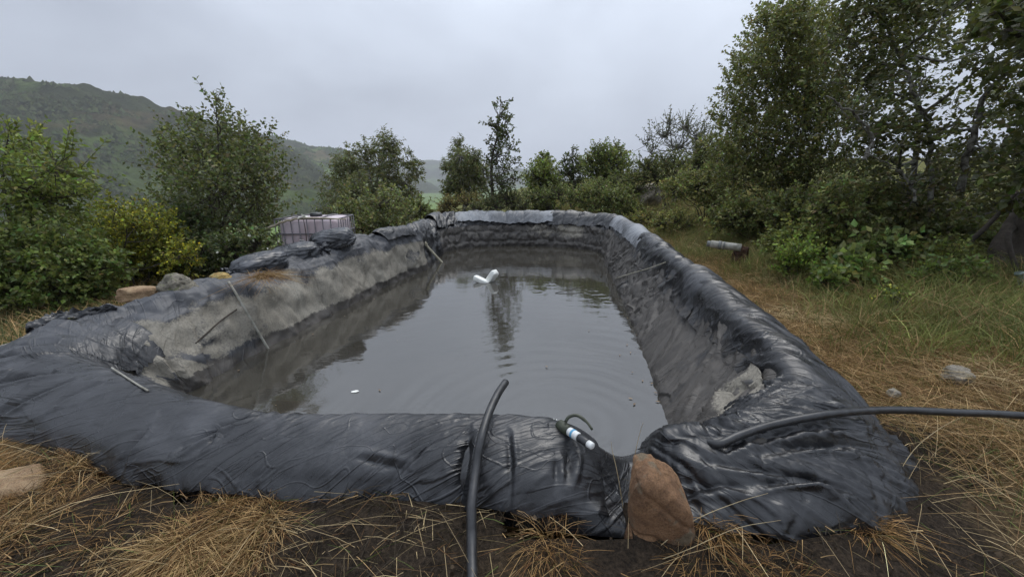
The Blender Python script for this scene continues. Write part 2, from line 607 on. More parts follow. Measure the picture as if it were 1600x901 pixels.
# ================================================================== STRUCTURE
# ------------------------------------------------------------------ terrain height
def ground_z(x, y, bumps=True):
    x, y = np.asarray(x, float), np.asarray(y, float)
    r = np.hypot(x, y)
    g = 0.26 + 0.0 * x
    g = g - 0.16 * sstep(1.6, 0.5, y) * sstep(3.2, 1.0, np.abs(x))          # falls towards the photographer's feet
    g = g + 0.15 * np.clip(x - 2.3, 0, 14) * sstep(60, 30, r)               # bank on the right
    g = g + 0.055 * np.clip(y - 12.2, 0, 22) * sstep(-3, 4, x) * sstep(90, 40, r)
    edge = -3.75 + 0.10 * np.clip(y, -5, 14) + 0.10 * np.clip(y - 14, 0, 400)
    fall = np.clip(edge - x, 0, None)
    g = g - (0.07 * fall + 0.23 * np.clip(fall - 4.0, 0, None)) * sstep(0, 2.0, fall) * sstep(160, 60, fall) - 27.0 * sstep(30, 190, fall)
    far = sstep(70, 260, r)
    g = g * (1 - far) + np.minimum(g, -24.0) * far
    g = np.maximum(g, -27.0)
    if bumps:
        g = g + sstep(60, 20, r) * (0.05 * fbm(x * 1.3, y * 1.3, 11, 3) + 0.018 * fbm(x * 6, y * 6, 15, 2))
        g = g + sstep(40, 120, r) * 1.2 * fbm(x / 45, y / 45, 19, 3)
    return g


# ------------------------------------------------------------------ the rim of the pond: stations round the loop
# waterline (x, y), inner shoulder, crest, outer shoulder (x, y, z), foot (x, y)
ST = [
    ((0.62, 2.25), (0.62, 1.93, 0.24), (0.62, 1.80, 0.25), (0.62, 1.64, 0.23), (0.62, 1.46)),      # 0 gap in the front rim
    ((0.22, 2.28), (0.22, 1.91, 0.43), (0.21, 1.78, 0.50), (0.18, 1.55, 0.40), (0.16, 1.50)),      # 1
    ((-0.54, 2.32), (-0.54, 1.98, 0.43), (-0.54, 1.85, 0.50), (-0.52, 1.66, 0.40), (-0.50, 1.60)),  # 2
    ((-1.25, 2.34), (-1.27, 1.99, 0.43), (-1.27, 1.86, 0.50), (-1.24, 1.66, 0.40), (-1.21, 1.60)),  # 3
    ((-1.85, 2.52), (-1.93, 2.20, 0.43), (-1.95, 2.06, 0.50), (-1.87, 1.80, 0.40), (-1.84, 1.73)),  # 4
    ((-2.42, 2.72), (-2.50, 2.42, 0.45), (-2.60, 2.27, 0.52), (-2.62, 2.06, 0.40), (-2.62, 2.00)),  # 5
    ((-2.70, 2.98), (-3.00, 2.64, 0.50), (-3.28, 2.56, 0.56), (-3.60, 2.42, 0.45), (-3.95, 2.22)),  # 6 left front corner
    ((-2.70, 3.25), (-2.98, 3.08, 0.50), (-3.30, 3.16, 0.62), (-3.60, 3.20, 0.60), (-3.95, 3.20)),  # 7
    ((-2.62, 3.85), (-2.84, 3.72, 0.58), (-3.05, 3.68, 0.70), (-3.22, 3.64, 0.68), (-3.60, 3.70)),  # 8
    ((-2.38, 5.20), (-2.60, 5.10, 0.60), (-2.80, 5.05, 0.73), (-2.98, 5.00, 0.70), (-3.40, 5.00)),  # 9
    ((-2.10, 6.80), (-2.25, 6.70, 0.62), (-2.43, 6.65, 0.80), (-2.60, 6.60, 0.76), (-3.00, 6.60)),  # 10
    ((-1.72, 8.30), (-1.84, 8.20, 0.62), (-1.98, 8.15, 0.82), (-2.15, 8.10, 0.78), (-2.60, 8.10)),  # 11
    ((-1.52, 10.55), (-1.64, 10.75, 0.55), (-1.84, 11.00, 0.80), (-2.00, 11.15, 0.75), (-2.38, 11.4)),  # 12 back left corner
    ((0.25, 11.30), (0.25, 11.42, 0.42), (0.24, 11.68, 0.80), (0.24, 11.90, 0.74), (0.24, 12.2)),  # 13
    ((2.10, 10.50), (2.22, 10.70, 0.52), (2.40, 10.95, 0.81), (2.60, 11.10, 0.75), (2.98, 11.35)),   # 14 back right corner
    ((1.97, 8.30), (2.15, 8.33, 0.56), (2.30, 8.38, 0.87), (2.50, 8.40, 0.78), (2.82, 8.40)),      # 15
    ((1.76, 6.60), (2.00, 6.60, 0.49), (2.17, 6.60, 0.82), (2.38, 6.60, 0.73), (2.66, 6.60)),      # 16
    ((1.48, 4.60), (1.79, 4.58, 0.43), (1.95, 4.60, 0.76), (2.17, 4.60, 0.69), (2.42, 4.60)),      # 17
    ((1.27, 3.30), (1.64, 3.24, 0.41), (1.80, 3.28, 0.70), (2.06, 3.28, 0.63), (2.36, 3.28)),      # 18
    ((1.15, 2.62), (1.56, 2.54, 0.40), (1.74, 2.54, 0.65), (2.00, 2.46, 0.56), (2.22, 2.36)),      # 19
    ((1.12, 2.36), (1.36, 2.12, 0.42), (1.58, 2.00, 0.55), (1.82, 1.88, 0.44), (1.98, 1.78)),      # 20 right front corner
    ((1.02, 2.28), (1.08, 1.90, 0.43), (1.18, 1.78, 0.48), (1.40, 1.53, 0.37), (1.48, 1.47)),      # 21
    ((0.84, 2.26), (0.82, 1.90, 0.40), (0.85, 1.78, 0.42), (0.92, 1.55, 0.34), (0.95, 1.48)),      # 22
]
NS = len(ST)
_W = np.array([[*s[0], 0.0] for s in ST])
_I, _C, _O = (np.array([s[k] for s in ST]) for k in (1, 2, 3))
_F = np.array([[*s[4], 0.0] for s in ST])
_F[:, 2] = ground_z(_F[:, 0], _F[:, 1], False) - 0.02
_cen = np.array([-0.2, 6.0])
_inw = norm(np.stack([np.clip(_cen[0] - _W[:, 0], -1.2, 1.2), np.clip(_cen[1] - _W[:, 1], -1.6, 1.6)], -1))
_U = _W.copy(); _U[:, :2] += _inw * 0.10; _U[:, 2] = -0.22
_B = _W.copy(); _B[:, :2] += _inw * 0.35; _B[:, 2] = -0.8
_out = norm((_F - _O)[:, :2])
_G = _F.copy(); _G[:, :2] += _out * 0.06; _G[:, 2] -= 0.16
COLS = [_B, _U, _W, _I, _C, _O, _F, _G]      # t = 0 .. 7


def ring(s, t):
    """smooth rim surface: s in stations (closed), t in columns -> points (ns, nt, 3), normals, arc lengths a, b"""
    s, t = np.asarray(s, float), np.asarray(t, float)
    cols = np.stack([spline_at(c, s % NS, True) for c in COLS], 1)      # ns, 8, 3
    i = np.clip(np.floor(t).astype(int), 0, 6)
    f = (t - i)[None, :, None]
    q = np.concatenate([2 * cols[:, :1] - cols[:, 1:2], cols, 2 * cols[:, -1:] - cols[:, -2:-1]], 1)
    a, b, c, d = q[:, i], q[:, i + 1], q[:, i + 2], q[:, i + 3]
    V = 0.5 * (2 * b + (c - a) * f + (2 * a - 5 * b + 4 * c - d) * f ** 2 + (3 * b - 3 * c + d - a) * f ** 3)
    du, dv = np.gradient(V, axis=0), np.gradient(V, axis=1)
    nn = norm(np.cross(du, dv))
    A_ = np.concatenate([[0], np.cumsum(np.linalg.norm(np.diff(cols[:, 4], axis=0), axis=1))])
    B_ = np.concatenate([np.zeros((len(s), 1)), np.cumsum(np.linalg.norm(np.diff(V, axis=1), axis=2), axis=1)], 1)
    return V, nn, np.broadcast_to(A_[:, None], V.shape[:2]), B_


def crease_field(V, lines):
    """lines: (p, q, width, depth); sharp valley or fold along a plan segment"""
    h = np.zeros(V.shape[:2])
    for p, q, w, dep in lines:
        p, q = np.asarray(p)[:2], np.asarray(q)[:2]
        d = q - p
        L = np.dot(d, d)
        k = np.clip(((V[..., 0] - p[0]) * d[0] + (V[..., 1] - p[1]) * d[1]) / L, 0, 1)
        wob = 0.35 * w * n2(V[..., 0] * 9, V[..., 1] * 9, 77)
        dist = np.hypot(V[..., 0] - p[0] - k * d[0], V[..., 1] - p[1] - k * d[1]) + wob
        side = np.sign((V[..., 0] - p[0]) * d[1] - (V[..., 1] - p[1]) * d[0])
        taper = np.sin(np.clip(k * 1.0, 0.04, 0.96) * math.pi) ** 0.5
        h += -dep * np.exp(-np.abs(dist) / w) * taper + 0.55 * dep * np.exp(-((dist - 1.8 * w) / (0.9 * w)) ** 2) * taper * (side > 0)
    return h


def folds(a, b, ang, f_across, f_along, seed, warp=0.5, sharp=0.75):
    """crumpled-sheet relief: sharp ridges running at angle ang in the a, b plane"""
    ca, sa = math.cos(ang), math.sin(ang)
    p, q = a * ca + b * sa, -a * sa + b * ca
    q = q + warp * 0.12 * n2(p * 2.1, q * 2.1, seed + 31)
    n = n2(p * f_along, q * f_across, seed)
    return 0.5 - np.abs(n) ** sharp * 1.3


def lines(a, b, ang, f_across, f_along, seed, w=0.10, warp=0.8):
    """thin sharp creases on an otherwise flat sheet"""
    ca, sa = math.cos(ang), math.sin(ang)
    p, q = a * ca + b * sa, -a * sa + b * ca
    q = q + warp * 0.10 * n2(p * 2.7, q * 2.7, seed + 31)
    n = n2(p * f_along, q * f_across, seed)
    return np.exp(-np.abs(n) / w) * (0.55 + 0.45 * np.sign(n2(p * 1.1, q * 1.9, seed + 17)))


_wr = np.random.default_rng(9).random((4096, 2))


def facets(a, b, ang, fa, fb, seed, warp=0.25):
    """flat crumple facets meeting in sharp ridges"""
    ca, sa = math.cos(ang), math.sin(ang)
    p, q = (a * ca + b * sa) * fa, (-a * sa + b * ca) * fb
    p = p + warp * n2(p * 1.3, q * 1.3, seed + 3)
    q = q + warp * n2(p * 1.3, q * 1.3, seed + 4)
    ip, iq = np.floor(p).astype(int), np.floor(q).astype(int)
    f1 = np.full(p.shape, 9.0)
    f2 = np.full(p.shape, 9.0)
    for dx in (-1, 0, 1):
        for dy in (-1, 0, 1):
            r = _wr[_h(ip + dx, iq + dy, np.full(ip.shape, seed))]
            d = np.hypot(ip + dx + r[..., 0] - p, iq + dy + r[..., 1] - q)
            f2 = np.minimum(f2, np.maximum(f1, d))
            f1 = np.minimum(f1, d)
    return np.clip(f2 - f1, 0, 1.0) - 0.3


def ground_tint(x, y):
    """soil, straw and turf colours of the ground itself"""
    soil = np.array([0.030, 0.023, 0.017])
    straw = np.array([0.21, 0.145, 0.070])
    turf = np.array([0.105, 0.110, 0.036])
    field = np.array([0.105, 0.165, 0.045])
    k = fbm(x * 0.9, y * 0.9, 41, 3)
    near = sstep(3.2, 1.8, y) * sstep(4.5, 2.4, np.abs(x))
    c = straw[None] * np.ones((len(x), 1))
    rel = x - (2.1 + 0.085 * y) - 1.0 * sstep(3.6, 2.0, y)
    green = np.clip(sstep(0.35, 1.1, rel + 0.15 + 0.35 * k) + sstep(11.5, 14, y) + sstep(-4.2, -6.0, x), 0, 1)[:, None]
    c = c * (1 - green) + turf * green
    s = np.clip(near * (0.75 + 0.9 * k), 0, 1)[:, None]
    c = c * (1 - s) + soil * s
    r = np.hypot(x, y)
    f = sstep(60, 150, r)[:, None]
    c = c * (1 - f) + field * (1 + 0.35 * fbm(x / 60, y / 60, 43, 3))[:, None] * f
    return np.clip(c, 0.004, 1)


# polygon of the rim for cutting the basin out of the ground
_ss = np.linspace(0, NS, 400, endpoint=False)
_polyF = spline_at(_F, _ss, True)[:, :2]
_polyO = spline_at(0.62 * _O + 0.38 * _F, _ss, True)[:, :2]


def inside(poly, x, y):
    x, y = np.asarray(x), np.asarray(y)
    r = np.zeros(x.shape, bool)
    x0, y0 = poly[:, 0], poly[:, 1]
    x1, y1 = np.roll(x0, -1), np.roll(y0, -1)
    for a, b, c, d in zip(x0, y0, x1, y1):
        cond = (b > y) != (d > y)
        with np.errstate(divide='ignore', invalid='ignore'):
            r ^= cond & (x < (c - a) * (y - b) / (d - b + 1e-12) + a)
    return r


def poly_dist(poly, x, y):
    d = np.full(np.shape(x), 1e9)
    for p in poly[::2]:
        d = np.minimum(d, np.hypot(x - p[0], y - p[1]))
    return d


_gz0 = ground_z


def ground_z(x, y, bumps=True):
    """terrain with soil heaped against the outside of the rim"""
    x, y = np.asarray(x, float), np.asarray(y, float)
    g = _gz0(x, y, bumps)
    shp = g.shape
    xf, yf, gf = x.ravel(), y.ravel(), np.array(g, float).ravel()
    xf, yf = np.broadcast_to(xf, gf.shape), np.broadcast_to(yf, gf.shape)
    near = np.where((np.abs(xf) < 6) & (yf > 0) & (yf < 13))[0]
    if len(near):
        d = poly_dist(_polyF, xf[near], yf[near])
        ins = inside(_polyF, xf[near], yf[near])
        d = np.where(ins, 0, d)
        gf[near] += 0.045 * np.exp(-(d / 0.22) ** 2)
    return gf.reshape(shp)


# ------------------------------------------------------------------ ground sheet
def build_ground():
    n = 292
    u = np.linspace(-1, 1, n)
    xs = 0.3 + 2.6 * np.sinh(u * 7.6) / 1.0
    ys = 3.2 + 2.6 * np.sinh(u * 7.6)
    X, Y = np.meshgrid(xs, ys, indexing='ij')
    Z = ground_z(X, Y)
    near = (np.abs(X) < 6) & (Y > 0) & (Y < 14)
    xn, yn = X[near], Y[near]
    z = Z[near]
    ins = inside(_polyO, xn, yn)
    z = np.where(ins, -1.6, z)
    Z[near] = z
    V = np.stack([X, Y, Z], -1).reshape(-1, 3)
    o = mesh_np('ground', V, grid_faces(n, n), M['ground'], col=ground_tint(V[:, 0], V[:, 1]))
    tag(o, kind='structure')


build_ground()


# ------------------------------------------------------------------ hills
def hill(name, ridge, base, dist_r, dist_b, seed, depth=300, az_n=190, r_n=84, tone=None, rough=10.0):
    """ridge: skyline (u, v) pairs, at dist_r metres; the slope runs down to base height at dist_b"""
    rd = np.array([ray(u, v) for u, v in ridge])
    az = np.arctan2(rd[:, 0], rd[:, 1])
    tan = rd[:, 2] / np.hypot(rd[:, 0], rd[:, 1])
    a = np.linspace(az[0], az[-1], az_n)
    t = np.interp(a, az, tan)
    k = np.hanning(7); k /= k.sum()
    t = np.convolve(np.pad(t, 3, 'edge'), k, 'valid')
    f = np.linspace(0, 1.5, r_n)
    Aa, Ff = np.meshgrid(a, f, indexing='ij')
    D = dist_b + (dist_r - dist_b) * np.minimum(Ff, 1) + depth * np.maximum(Ff - 1, 0) * 2
    X, Y = D * np.sin(Aa), D * np.cos(Aa)
    top = CAM_Z + t[:, None] * dist_r
    prof = np.sin(np.minimum(Ff, 1) * math.pi / 2) ** 1.15
    gul = fbm(X / 120, Y / 120, seed, 4)
    Z = base + (top - base) * prof - (top - base) * 0.9 * sstep(1.0, 1.5, Ff)
    env = np.clip((Z - base) / 30, 0, 1) * sstep(1.02, 0.8, Ff)
    Z = Z + env * (rough * 1.4 * gul + rough * 0.35 * fbm(X / 22, Y / 22, seed + 5, 3))
    Z = Z + 1.2 * fbm(Aa * 260, Ff * 30, seed + 9, 3) * sstep(0.7, 1.0, Ff)
    V = np.stack([X, Y, Z], -1).reshape(-1, 3)
    c = tone(V, Ff.ravel(), Aa.ravel())
    o = mesh_np(name, V, grid_faces(az_n, r_n)[:, ::-1], M['hill'], col=c)
    tag(o, kind='structure')
    return V.reshape(az_n, r_n, 3), c.reshape(az_n, r_n, 3)


SCRUB, PASTURE, EARTH = np.array([0.047, 0.055, 0.026]), np.array([0.125, 0.170, 0.055]), np.array([0.15, 0.115, 0.065])


def tone_mountain(V, f, a):
    k = fbm(V[:, 0] / 70, V[:, 1] / 70, 61, 4)
    p = np.clip(sstep(0.22, 0.42, k) * sstep(0.92, 0.6, f) + 0.9 * sstep(0.12, 0.0, f), 0, 1)[:, None]
    e = (sstep(0.25, 0.45, fbm(V[:, 0] / 50 + 9, V[:, 1] / 160, 67, 3)) * sstep(0.2, 0.4, f) * sstep(0.8, 0.6, f) * 0.5)[:, None]
    c = SCRUB * (1 - p) + PASTURE * 0.62 * p
    return c * (1 - e) + EARTH * 0.8 * e


def tone_ridge(V, f, a):
    k = fbm(V[:, 0] / 60, V[:, 1] / 60, 71, 4)
    p = sstep(-0.12, 0.18, k)[:, None]
    e = sstep(0.18, 0.4, fbm(V[:, 0] / 80, V[:, 1] / 40, 77, 3))[:, None] * 0.6
    c = SCRUB * (1 - p) + PASTURE * 0.95 * p
    return c * (1 - e) + EARTH * 0.95 * e


def tone_far(V, f, a):
    k = fbm(V[:, 0] / 150, V[:, 1] / 150, 81, 3)
    p = sstep(0.0, 0.4, k)[:, None]
    return SCRUB * 1.1 * (1 - p) + PASTURE * 0.8 * p


mount_V, mount_c = hill('mountain', [(-900, 200), (-400, 150), (-150, 128), (0, 130), (50, 136), (100, 143), (150, 150), (185, 158), (215, 170), (250, 183), (290, 195), (330, 206), (380, 216), (430, 228), (470, 248), (510, 275), (540, 300)],
                        -27, 820, 330, 3, tone=tone_mountain, rough=13, az_n=280, r_n=120)
ridge_V, ridge_c = hill('hillside', [(250, 250), (330, 222), (400, 216), (432, 219), (465, 229), (490, 235), (530, 240), (560, 252), (590, 268), (620, 285), (650, 300)],
                        -27, 1250, 520, 7, tone=tone_ridge, rough=10)
far_V, _ = hill('distant_hills', [(440, 300), (520, 278), (590, 262), (640, 256), (665, 254), (690, 251), (720, 255), (770, 262), (830, 268), (900, 280), (1000, 282), (1200, 284), (1700, 280)],
                -27, 3000, 1900, 11, tone=tone_far, rough=16, az_n=200, r_n=60)
mid_V, _ = hill('dark_spur', [(570, 300), (600, 287), (630, 281), (655, 279), (672, 285), (690, 296), (705, 304)],
                -27, 1500, 1150, 13, tone=tone_far, rough=6, az_n=90, r_n=50, depth=200)


M['scrub'] = leaf_material('scrub_foliage', 1.0, 0.1, 0.0)


def clump_mass(name, pts, size, tint, mat, label, cat):
    """far scrub that reads as one mass: small irregular leafy lumps"""
    n = len(pts)
    base = np.array([[0, 0, 1.0], [0.9, 0, -0.2], [0.28, 0.86, -0.2], [-0.73, 0.53, -0.2], [-0.73, -0.53, -0.2], [0.28, -0.86, -0.2]])
    fc = np.array([[0, 1, 2], [0, 2, 3], [0, 3, 4], [0, 4, 5], [0, 5, 1]])
    V = base[None] * size[:, None, None] * rng.uniform(0.6, 1.35, (n, 6, 3))
    V = V + pts[:, None]
    F = (fc[None] + (np.arange(n) * 6)[:, None, None]).reshape(-1, 3)
    c = np.repeat(tint, 6, 0)
    o = mesh_np(name, V.reshape(-1, 3), F, mat, col=c, smooth=True)
    tag(o, label, cat, kind='stuff')


def scatter_on(V, cnt, f_lo, f_hi, seed, thr):
    na, nr = V.shape[:2]
    i = rng.integers(0, na - 1, cnt * 3)
    j = rng.integers(int(f_lo * nr), int(f_hi * nr), cnt * 3)
    p = V[i, j] + (V[i + 1, j] - V[i, j]) * rng.random((cnt * 3, 1)) + (V[i, np.minimum(j + 1, nr - 1)] - V[i, j]) * rng.random((cnt * 3, 1))
    k = fbm(p[:, 0] / 55, p[:, 1] / 55, seed, 3)
    return p[k + rng.normal(0, 0.12, len(k)) < thr][:cnt]


_p = scatter_on(mount_V, 24000, 0.02, 0.62, 63, -0.02)
_t = np.array([0.044, 0.052, 0.024]) * rng.uniform(0.45, 1.7, (len(_p), 1)) * rng.uniform(0.9, 1.1, (len(_p), 3))
clump_mass('mountain_scrub', _p, rng.gamma(2.5, 0.42, len(_p)) + 0.5, _t, M['scrub'], 'dark scrub covering the big hillside on the left', 'scrub')
_p = scatter_on(ridge_V, 9000, 0.0, 0.62, 73, -0.05)
_t = np.array([0.045, 0.066, 0.022]) * rng.uniform(0.6, 1.5, (len(_p), 1)) * rng.uniform(0.9, 1.1, (len(_p), 3))
clump_mass('hillside_scrub', _p, rng.gamma(2.5, 0.6, len(_p)) + 0.7, _t, M['scrub'], 'scattered bushes on the green hillside beyond the valley', 'scrub')


# ------------------------------------------------------------------ pond liner and rim sheets
def bags(a, b, seed):
    """rows of filled bags under the sheet"""
    row_h, bag_l = 0.27, 0.50
    b = b + 0.09 * n2(a * 1.6, b * 2.0, seed + 21) + 0.03 * n2(a * 6, b * 5, seed + 22)
    a = a + 0.12 * n2(a * 2.2, b * 2.5, seed + 23)
    row = np.floor(b / row_h)
    aa = a / bag_l + 0.5 * (row % 2) + 0.22 * n2(row * 3.1, np.floor(a / bag_l), seed)
    fa = (aa - np.floor(aa)) * 2 - 1
    fb = (b / row_h - row) * 2 - 1
    amp = 0.75 + 0.5 * n2(np.floor(aa) * 1.7, row * 2.3, seed + 3)
    return amp * np.clip(1 - fa ** 4, 0, 1) ** 0.5 * np.clip(1 - np.abs(fb) ** 2.4, 0, 1) ** 0.5


SURF = []


def on_sheet(u, v, lift=0.0):
    """the point of the built plastic surface lying under photograph position u, v, raised by lift"""
    pts = np.concatenate(SURF)
    d = pts - np.array([0, 0, CAM_Z])
    w = d[:, 1] * CP - d[:, 2] * SP
    uu = 800 + FPX * d[:, 0] / w
    vv = 450.5 - FPX * (d[:, 1] * SP + d[:, 2] * CP) / w
    r = np.hypot(uu - u, vv - v)
    k = np.where((r < 7) & (w > 0.3))[0]
    if not len(k):
        k = np.array([np.argmin(np.where(w > 0.3, r, 1e9))])
    k = k[w[k] < w[k].min() + 0.12]
    dist = np.median(w[k])
    q = ray(u, v)
    q = q * (dist / (q[1] * CP - q[2] * SP))
    return np.array([0, 0, CAM_Z]) + q * (1 - lift / np.linalg.norm(q)) + np.array([0, 0, lift * 0.6])


def sheet(name, s0, s1, t0, t1, ds, nt, off, relief, tint, mat, parent=None, edge=0.0, lap=0.0, seed=1, ang=1.0):
    """one plastic sheet over part of the rim; edge = wander of the hems in columns, lap = how far ends settle on what lies below"""
    st = np.linspace(s0, s1, 400)
    V0, _, A0, _ = ring(st, np.array([3.5, 4.0, 4.5]))
    L = A0[-1, 0]
    ns = max(int(L / ds), 8)
    s = np.interp(np.linspace(0, L, ns), A0[:, 0], st)
    tt = np.linspace(0, 1, nt)
    V, nn, a, b = ring(s, np.linspace(t0, t1, nt))
    if edge > 0:
        sa = a[:, 0]
        lo = t0 + edge * (0.7 * fbm(sa * 1.7, sa * 0 + 3, seed + 40, 3) + 0.35 * fbm(sa * 7, sa * 0, seed + 41, 2))
        hi = t1 + edge * (0.9 * fbm(sa * 1.3, sa * 0 + 8, seed + 50, 3) + 0.45 * fbm(sa * 6, sa * 0, seed + 51, 2))
        # resample each row between its own hems
        T = lo[:, None] + (hi - lo)[:, None] * tt[None]
        big_t = np.linspace(max(t0 - edge, 0), min(t1 + edge, 7), 90)
        Vb, nb, ab, bb = ring(s, big_t)
        out, on, ob = np.zeros_like(V), np.zeros_like(V), np.zeros_like(b)
        x = np.clip((T - big_t[0]) / (big_t[1] - big_t[0]), 0, len(big_t) - 1.001)
        i = np.floor(x).astype(int)
        fr = (x - i)
        r = np.arange(ns)[:, None]
        out = Vb[r, i] * (1 - fr[..., None]) + Vb[r, i + 1] * fr[..., None]
        on = nb[r, i] * (1 - fr[..., None]) + nb[r, i + 1] * fr[..., None]
        ob = bb[r, i] * (1 - fr) + bb[r, i + 1] * fr
        V, nn, b = out, norm(on), ob
    S = np.broadcast_to(s[:, None], V.shape[:2])
    Tt = np.broadcast_to(np.linspace(t0, t1, nt)[None], V.shape[:2])
    h = relief(a, b, S, Tt, V)
    k = np.ones(V.shape[:2])
    if lap > 0:
        k = np.minimum(sstep(0, lap, a), sstep(0, lap, L - a))
        k = 0.25 + 0.75 * k
    V = V + nn * (off * k + h)[..., None]
    c = tint(a, b, S, Tt, V)
    SURF.append(V[::2, ::2].reshape(-1, 3))
    ca, sa = math.cos(ang), math.sin(ang)
    fv = np.stack([a * ca + b * sa, -a * sa + b * ca + 0.05 * n2(a * 1.5, b * 1.5, seed), np.full(a.shape, seed * 3.7)], -1)
    return mesh_np(name, V.reshape(-1, 3), grid_faces(V.shape[0], nt)[:, ::-1], mat, parent, col=np.clip(c, 0, 1).reshape(-1, 3), vec=fv.reshape(-1, 3))


def rgb3(r, g, b):
    return np.stack(np.broadcast_arrays(r, g, b), -1).astype(float)


# --- the liner itself, all the way round
liner = tag(empty('pond_liner', (0, 6, 0)), 'crumpled black plastic liner of the pond, mud-caked on the left bank', 'pond liner')


left_lines = [(P(230, 525, 0.5), P(320, 580, 0.2), 0.02, 0.05), (P(300, 500, 0.5), P(345, 590, 0.05), 0.02, 0.05), (P(305, 545, 0.35), P(385, 580, 0.02), 0.014, 0.05),
              (P(330, 530, 0.4), P(385, 480, 0.5), 0.016, 0.04), (P(440, 470, 0.45), P(485, 500, 0.12), 0.014, 0.04), (P(480, 430, 0.55), P(520, 470, 0.2), 0.014, 0.04),
              (P(560, 400, 0.6), P(580, 440, 0.2), 0.02, 0.05), (P(590, 400, 0.6), P(600, 430, 0.2), 0.02, 0.04), (P(180, 540, 0.52), P(240, 510, 0.58), 0.02, 0.05), (P(160, 515, 0.58), P(230, 500, 0.62), 0.016, 0.04)]


def liner_relief(a, b, S, T, V):
    left = sstep(5.6, 6.6, S) * sstep(12.3, 11.4, S)
    back = sstep(11.3, 12.1, S) * sstep(14.9, 14.2, S)
    right = sstep(14.0, 14.8, S) * sstep(21.2, 20.2, S)
    dry = sstep(1.6, 2.2, T) * sstep(6.6, 5.6, T)
    h = 0.020 * folds(a, b, 1.25, 2.2, 0.8, 5, 1.0) * (left + 0.6) + 0.010 * folds(a, b, 0.5, 5.5, 1.6, 8, 1.0)
    h += 0.07 * fbm(a * 1.5, b * 1.8, 14, 3) * left
    h += 0.085 * bags(a, b + 0.02, 4) * back * sstep(1.9, 2.2, T) * sstep(4.6, 4.0, T) - 0.04 * back
    h += 0.022 * folds(a, b, 0.9, 7, 3.0, 21, 1.4) * (back + 0.5 * left)
    h += 0.015 * folds(a, b, 2.2, 3.6, 0.9, 25, 1.6) * right * sstep(4.0, 3.2, T)
    h += 0.006 * folds(a, b, 2.5, 10, 2.2, 28, 1.5) * right * sstep(4.0, 3.2, T)
    h += 0.022 * folds(a, b, 0.2, 7, 2.0, 33, 1.5) * right * sstep(15.2, 15.8, S) * sstep(17.6, 17.0, S) * sstep(3.4, 2.9, T)
    h += left * (0.030 * lines(a, b, 1.2, 2.6, 0.9, 501, 0.10) + 0.022 * lines(a, b, 0.5, 3.4, 1.1, 503, 0.08) + 0.012 * lines(a, b, 0.1, 7.0, 1.6, 505, 0.10) - 0.015 * lines(a, b, 1.9, 4.0, 1.1, 507, 0.09))
    h += right * sstep(4.0, 3.2, T) * (0.030 * lines(a, b, 2.1, 3.2, 0.7, 511, 0.10) + 0.018 * lines(a, b, 2.5, 6.5, 1.0, 513, 0.10) - 0.015 * lines(a, b, 1.7, 5.0, 1.0, 515, 0.08))
    h += back * 0.030 * (lines(a, b, 0.9, 6, 2.0, 517, 0.12) + lines(a, b, 2.2, 6, 2.0, 519, 0.12))
    h += left * (crease_field(V, left_lines) + 0.040 * facets(a, b, 1.1, 2.2, 4.0, 601) + 0.014 * facets(a, b, 0.7, 6, 9, 603))
    h += right * sstep(4.0, 3.2, T) * (0.050 * facets(a, b, 2.36, 0.9, 3.6, 605, 0.5) + 0.020 * facets(a, b, 2.3, 1.6, 8, 607, 0.4) + 0.030 * lines(a, b, 2.36, 4.0, 0.4, 613, 0.07))
    h += back * (0.030 * facets(a, b, 0.8, 4, 5, 609) + 0.012 * facets(a, b, 2.0, 9, 9, 611))
    return h * dry


def liner_tint(a, b, S, T, V):
    left = sstep(5.7, 6.3, S) * sstep(11.6, 10.6, S)
    back = sstep(11.2, 12.0, S) * sstep(14.9, 14.3, S)
    right = sstep(14.2, 14.8, S) * sstep(21.4, 20.6, S)
    z = V[..., 2]
    k = fbm(a * 1.1, b * 1.6, 91, 4)
    k2 = fbm(a * 3.2, b * 4.0, 95, 3)
    mud = left * sstep(0.05, 0.16, z) * sstep(0.76, 0.50, z + 0.16 * k + 0.06 * k2) * (0.80 + 0.40 * k)
    mud = mud * (1 - 0.9 * sstep(0.02, 0.2, k2) * sstep(0.34, 0.18, z) * sstep(8.4, 7.9, S))     # dark peeled patch near the corner
    mud = np.maximum(mud, 0.95 * sstep(0.0, 0.25, k) * right * sstep(18.6, 19.2, S) * sstep(20.9, 20.4, S) * sstep(0.20, 0.34, z) * sstep(0.62, 0.5, z))
    mud = np.maximum(mud, 0.55 * back * sstep(0.15, 0.3, z) * sstep(0.75, 0.55, z) * (0.7 + k))
    mud = np.maximum(mud, 0.45 * right * sstep(16.2, 15.0, S) * sstep(0.2, 0.4, z) * (0.7 + 0.8 * k))
    dust = (0.62 * left + 0.35 * back + 0.30 + 0.3 * k) * np.clip(left + back + right, 0, 1)
    film = np.clip(1.0 * right * sstep(0.75, 0.55, z) + 0.75 * left * sstep(0.28, 0.06, z) + 0.8 * back * sstep(0.7, 0.5, z), 0, 1) + 0.25 * k
    return rgb3(mud, dust, film)


sheet('liner_sheet', 0, NS, 1.6, 6.2, 0.0170, 104, 0.0, liner_relief, liner_tint, M['plastic'], liner, seed=1)


# --- separate sheets lapped over the crest
def T_plain(dust=0.45, film=0.0, mud=0.0, seed=101):
    def f(a, b, S, T, V):
        k = fbm(a * 1.2, b * 1.7, seed, 4)
        return rgb3(mud + 0 * k, dust + 0.45 * k, film + 0.2 * k)
    return f


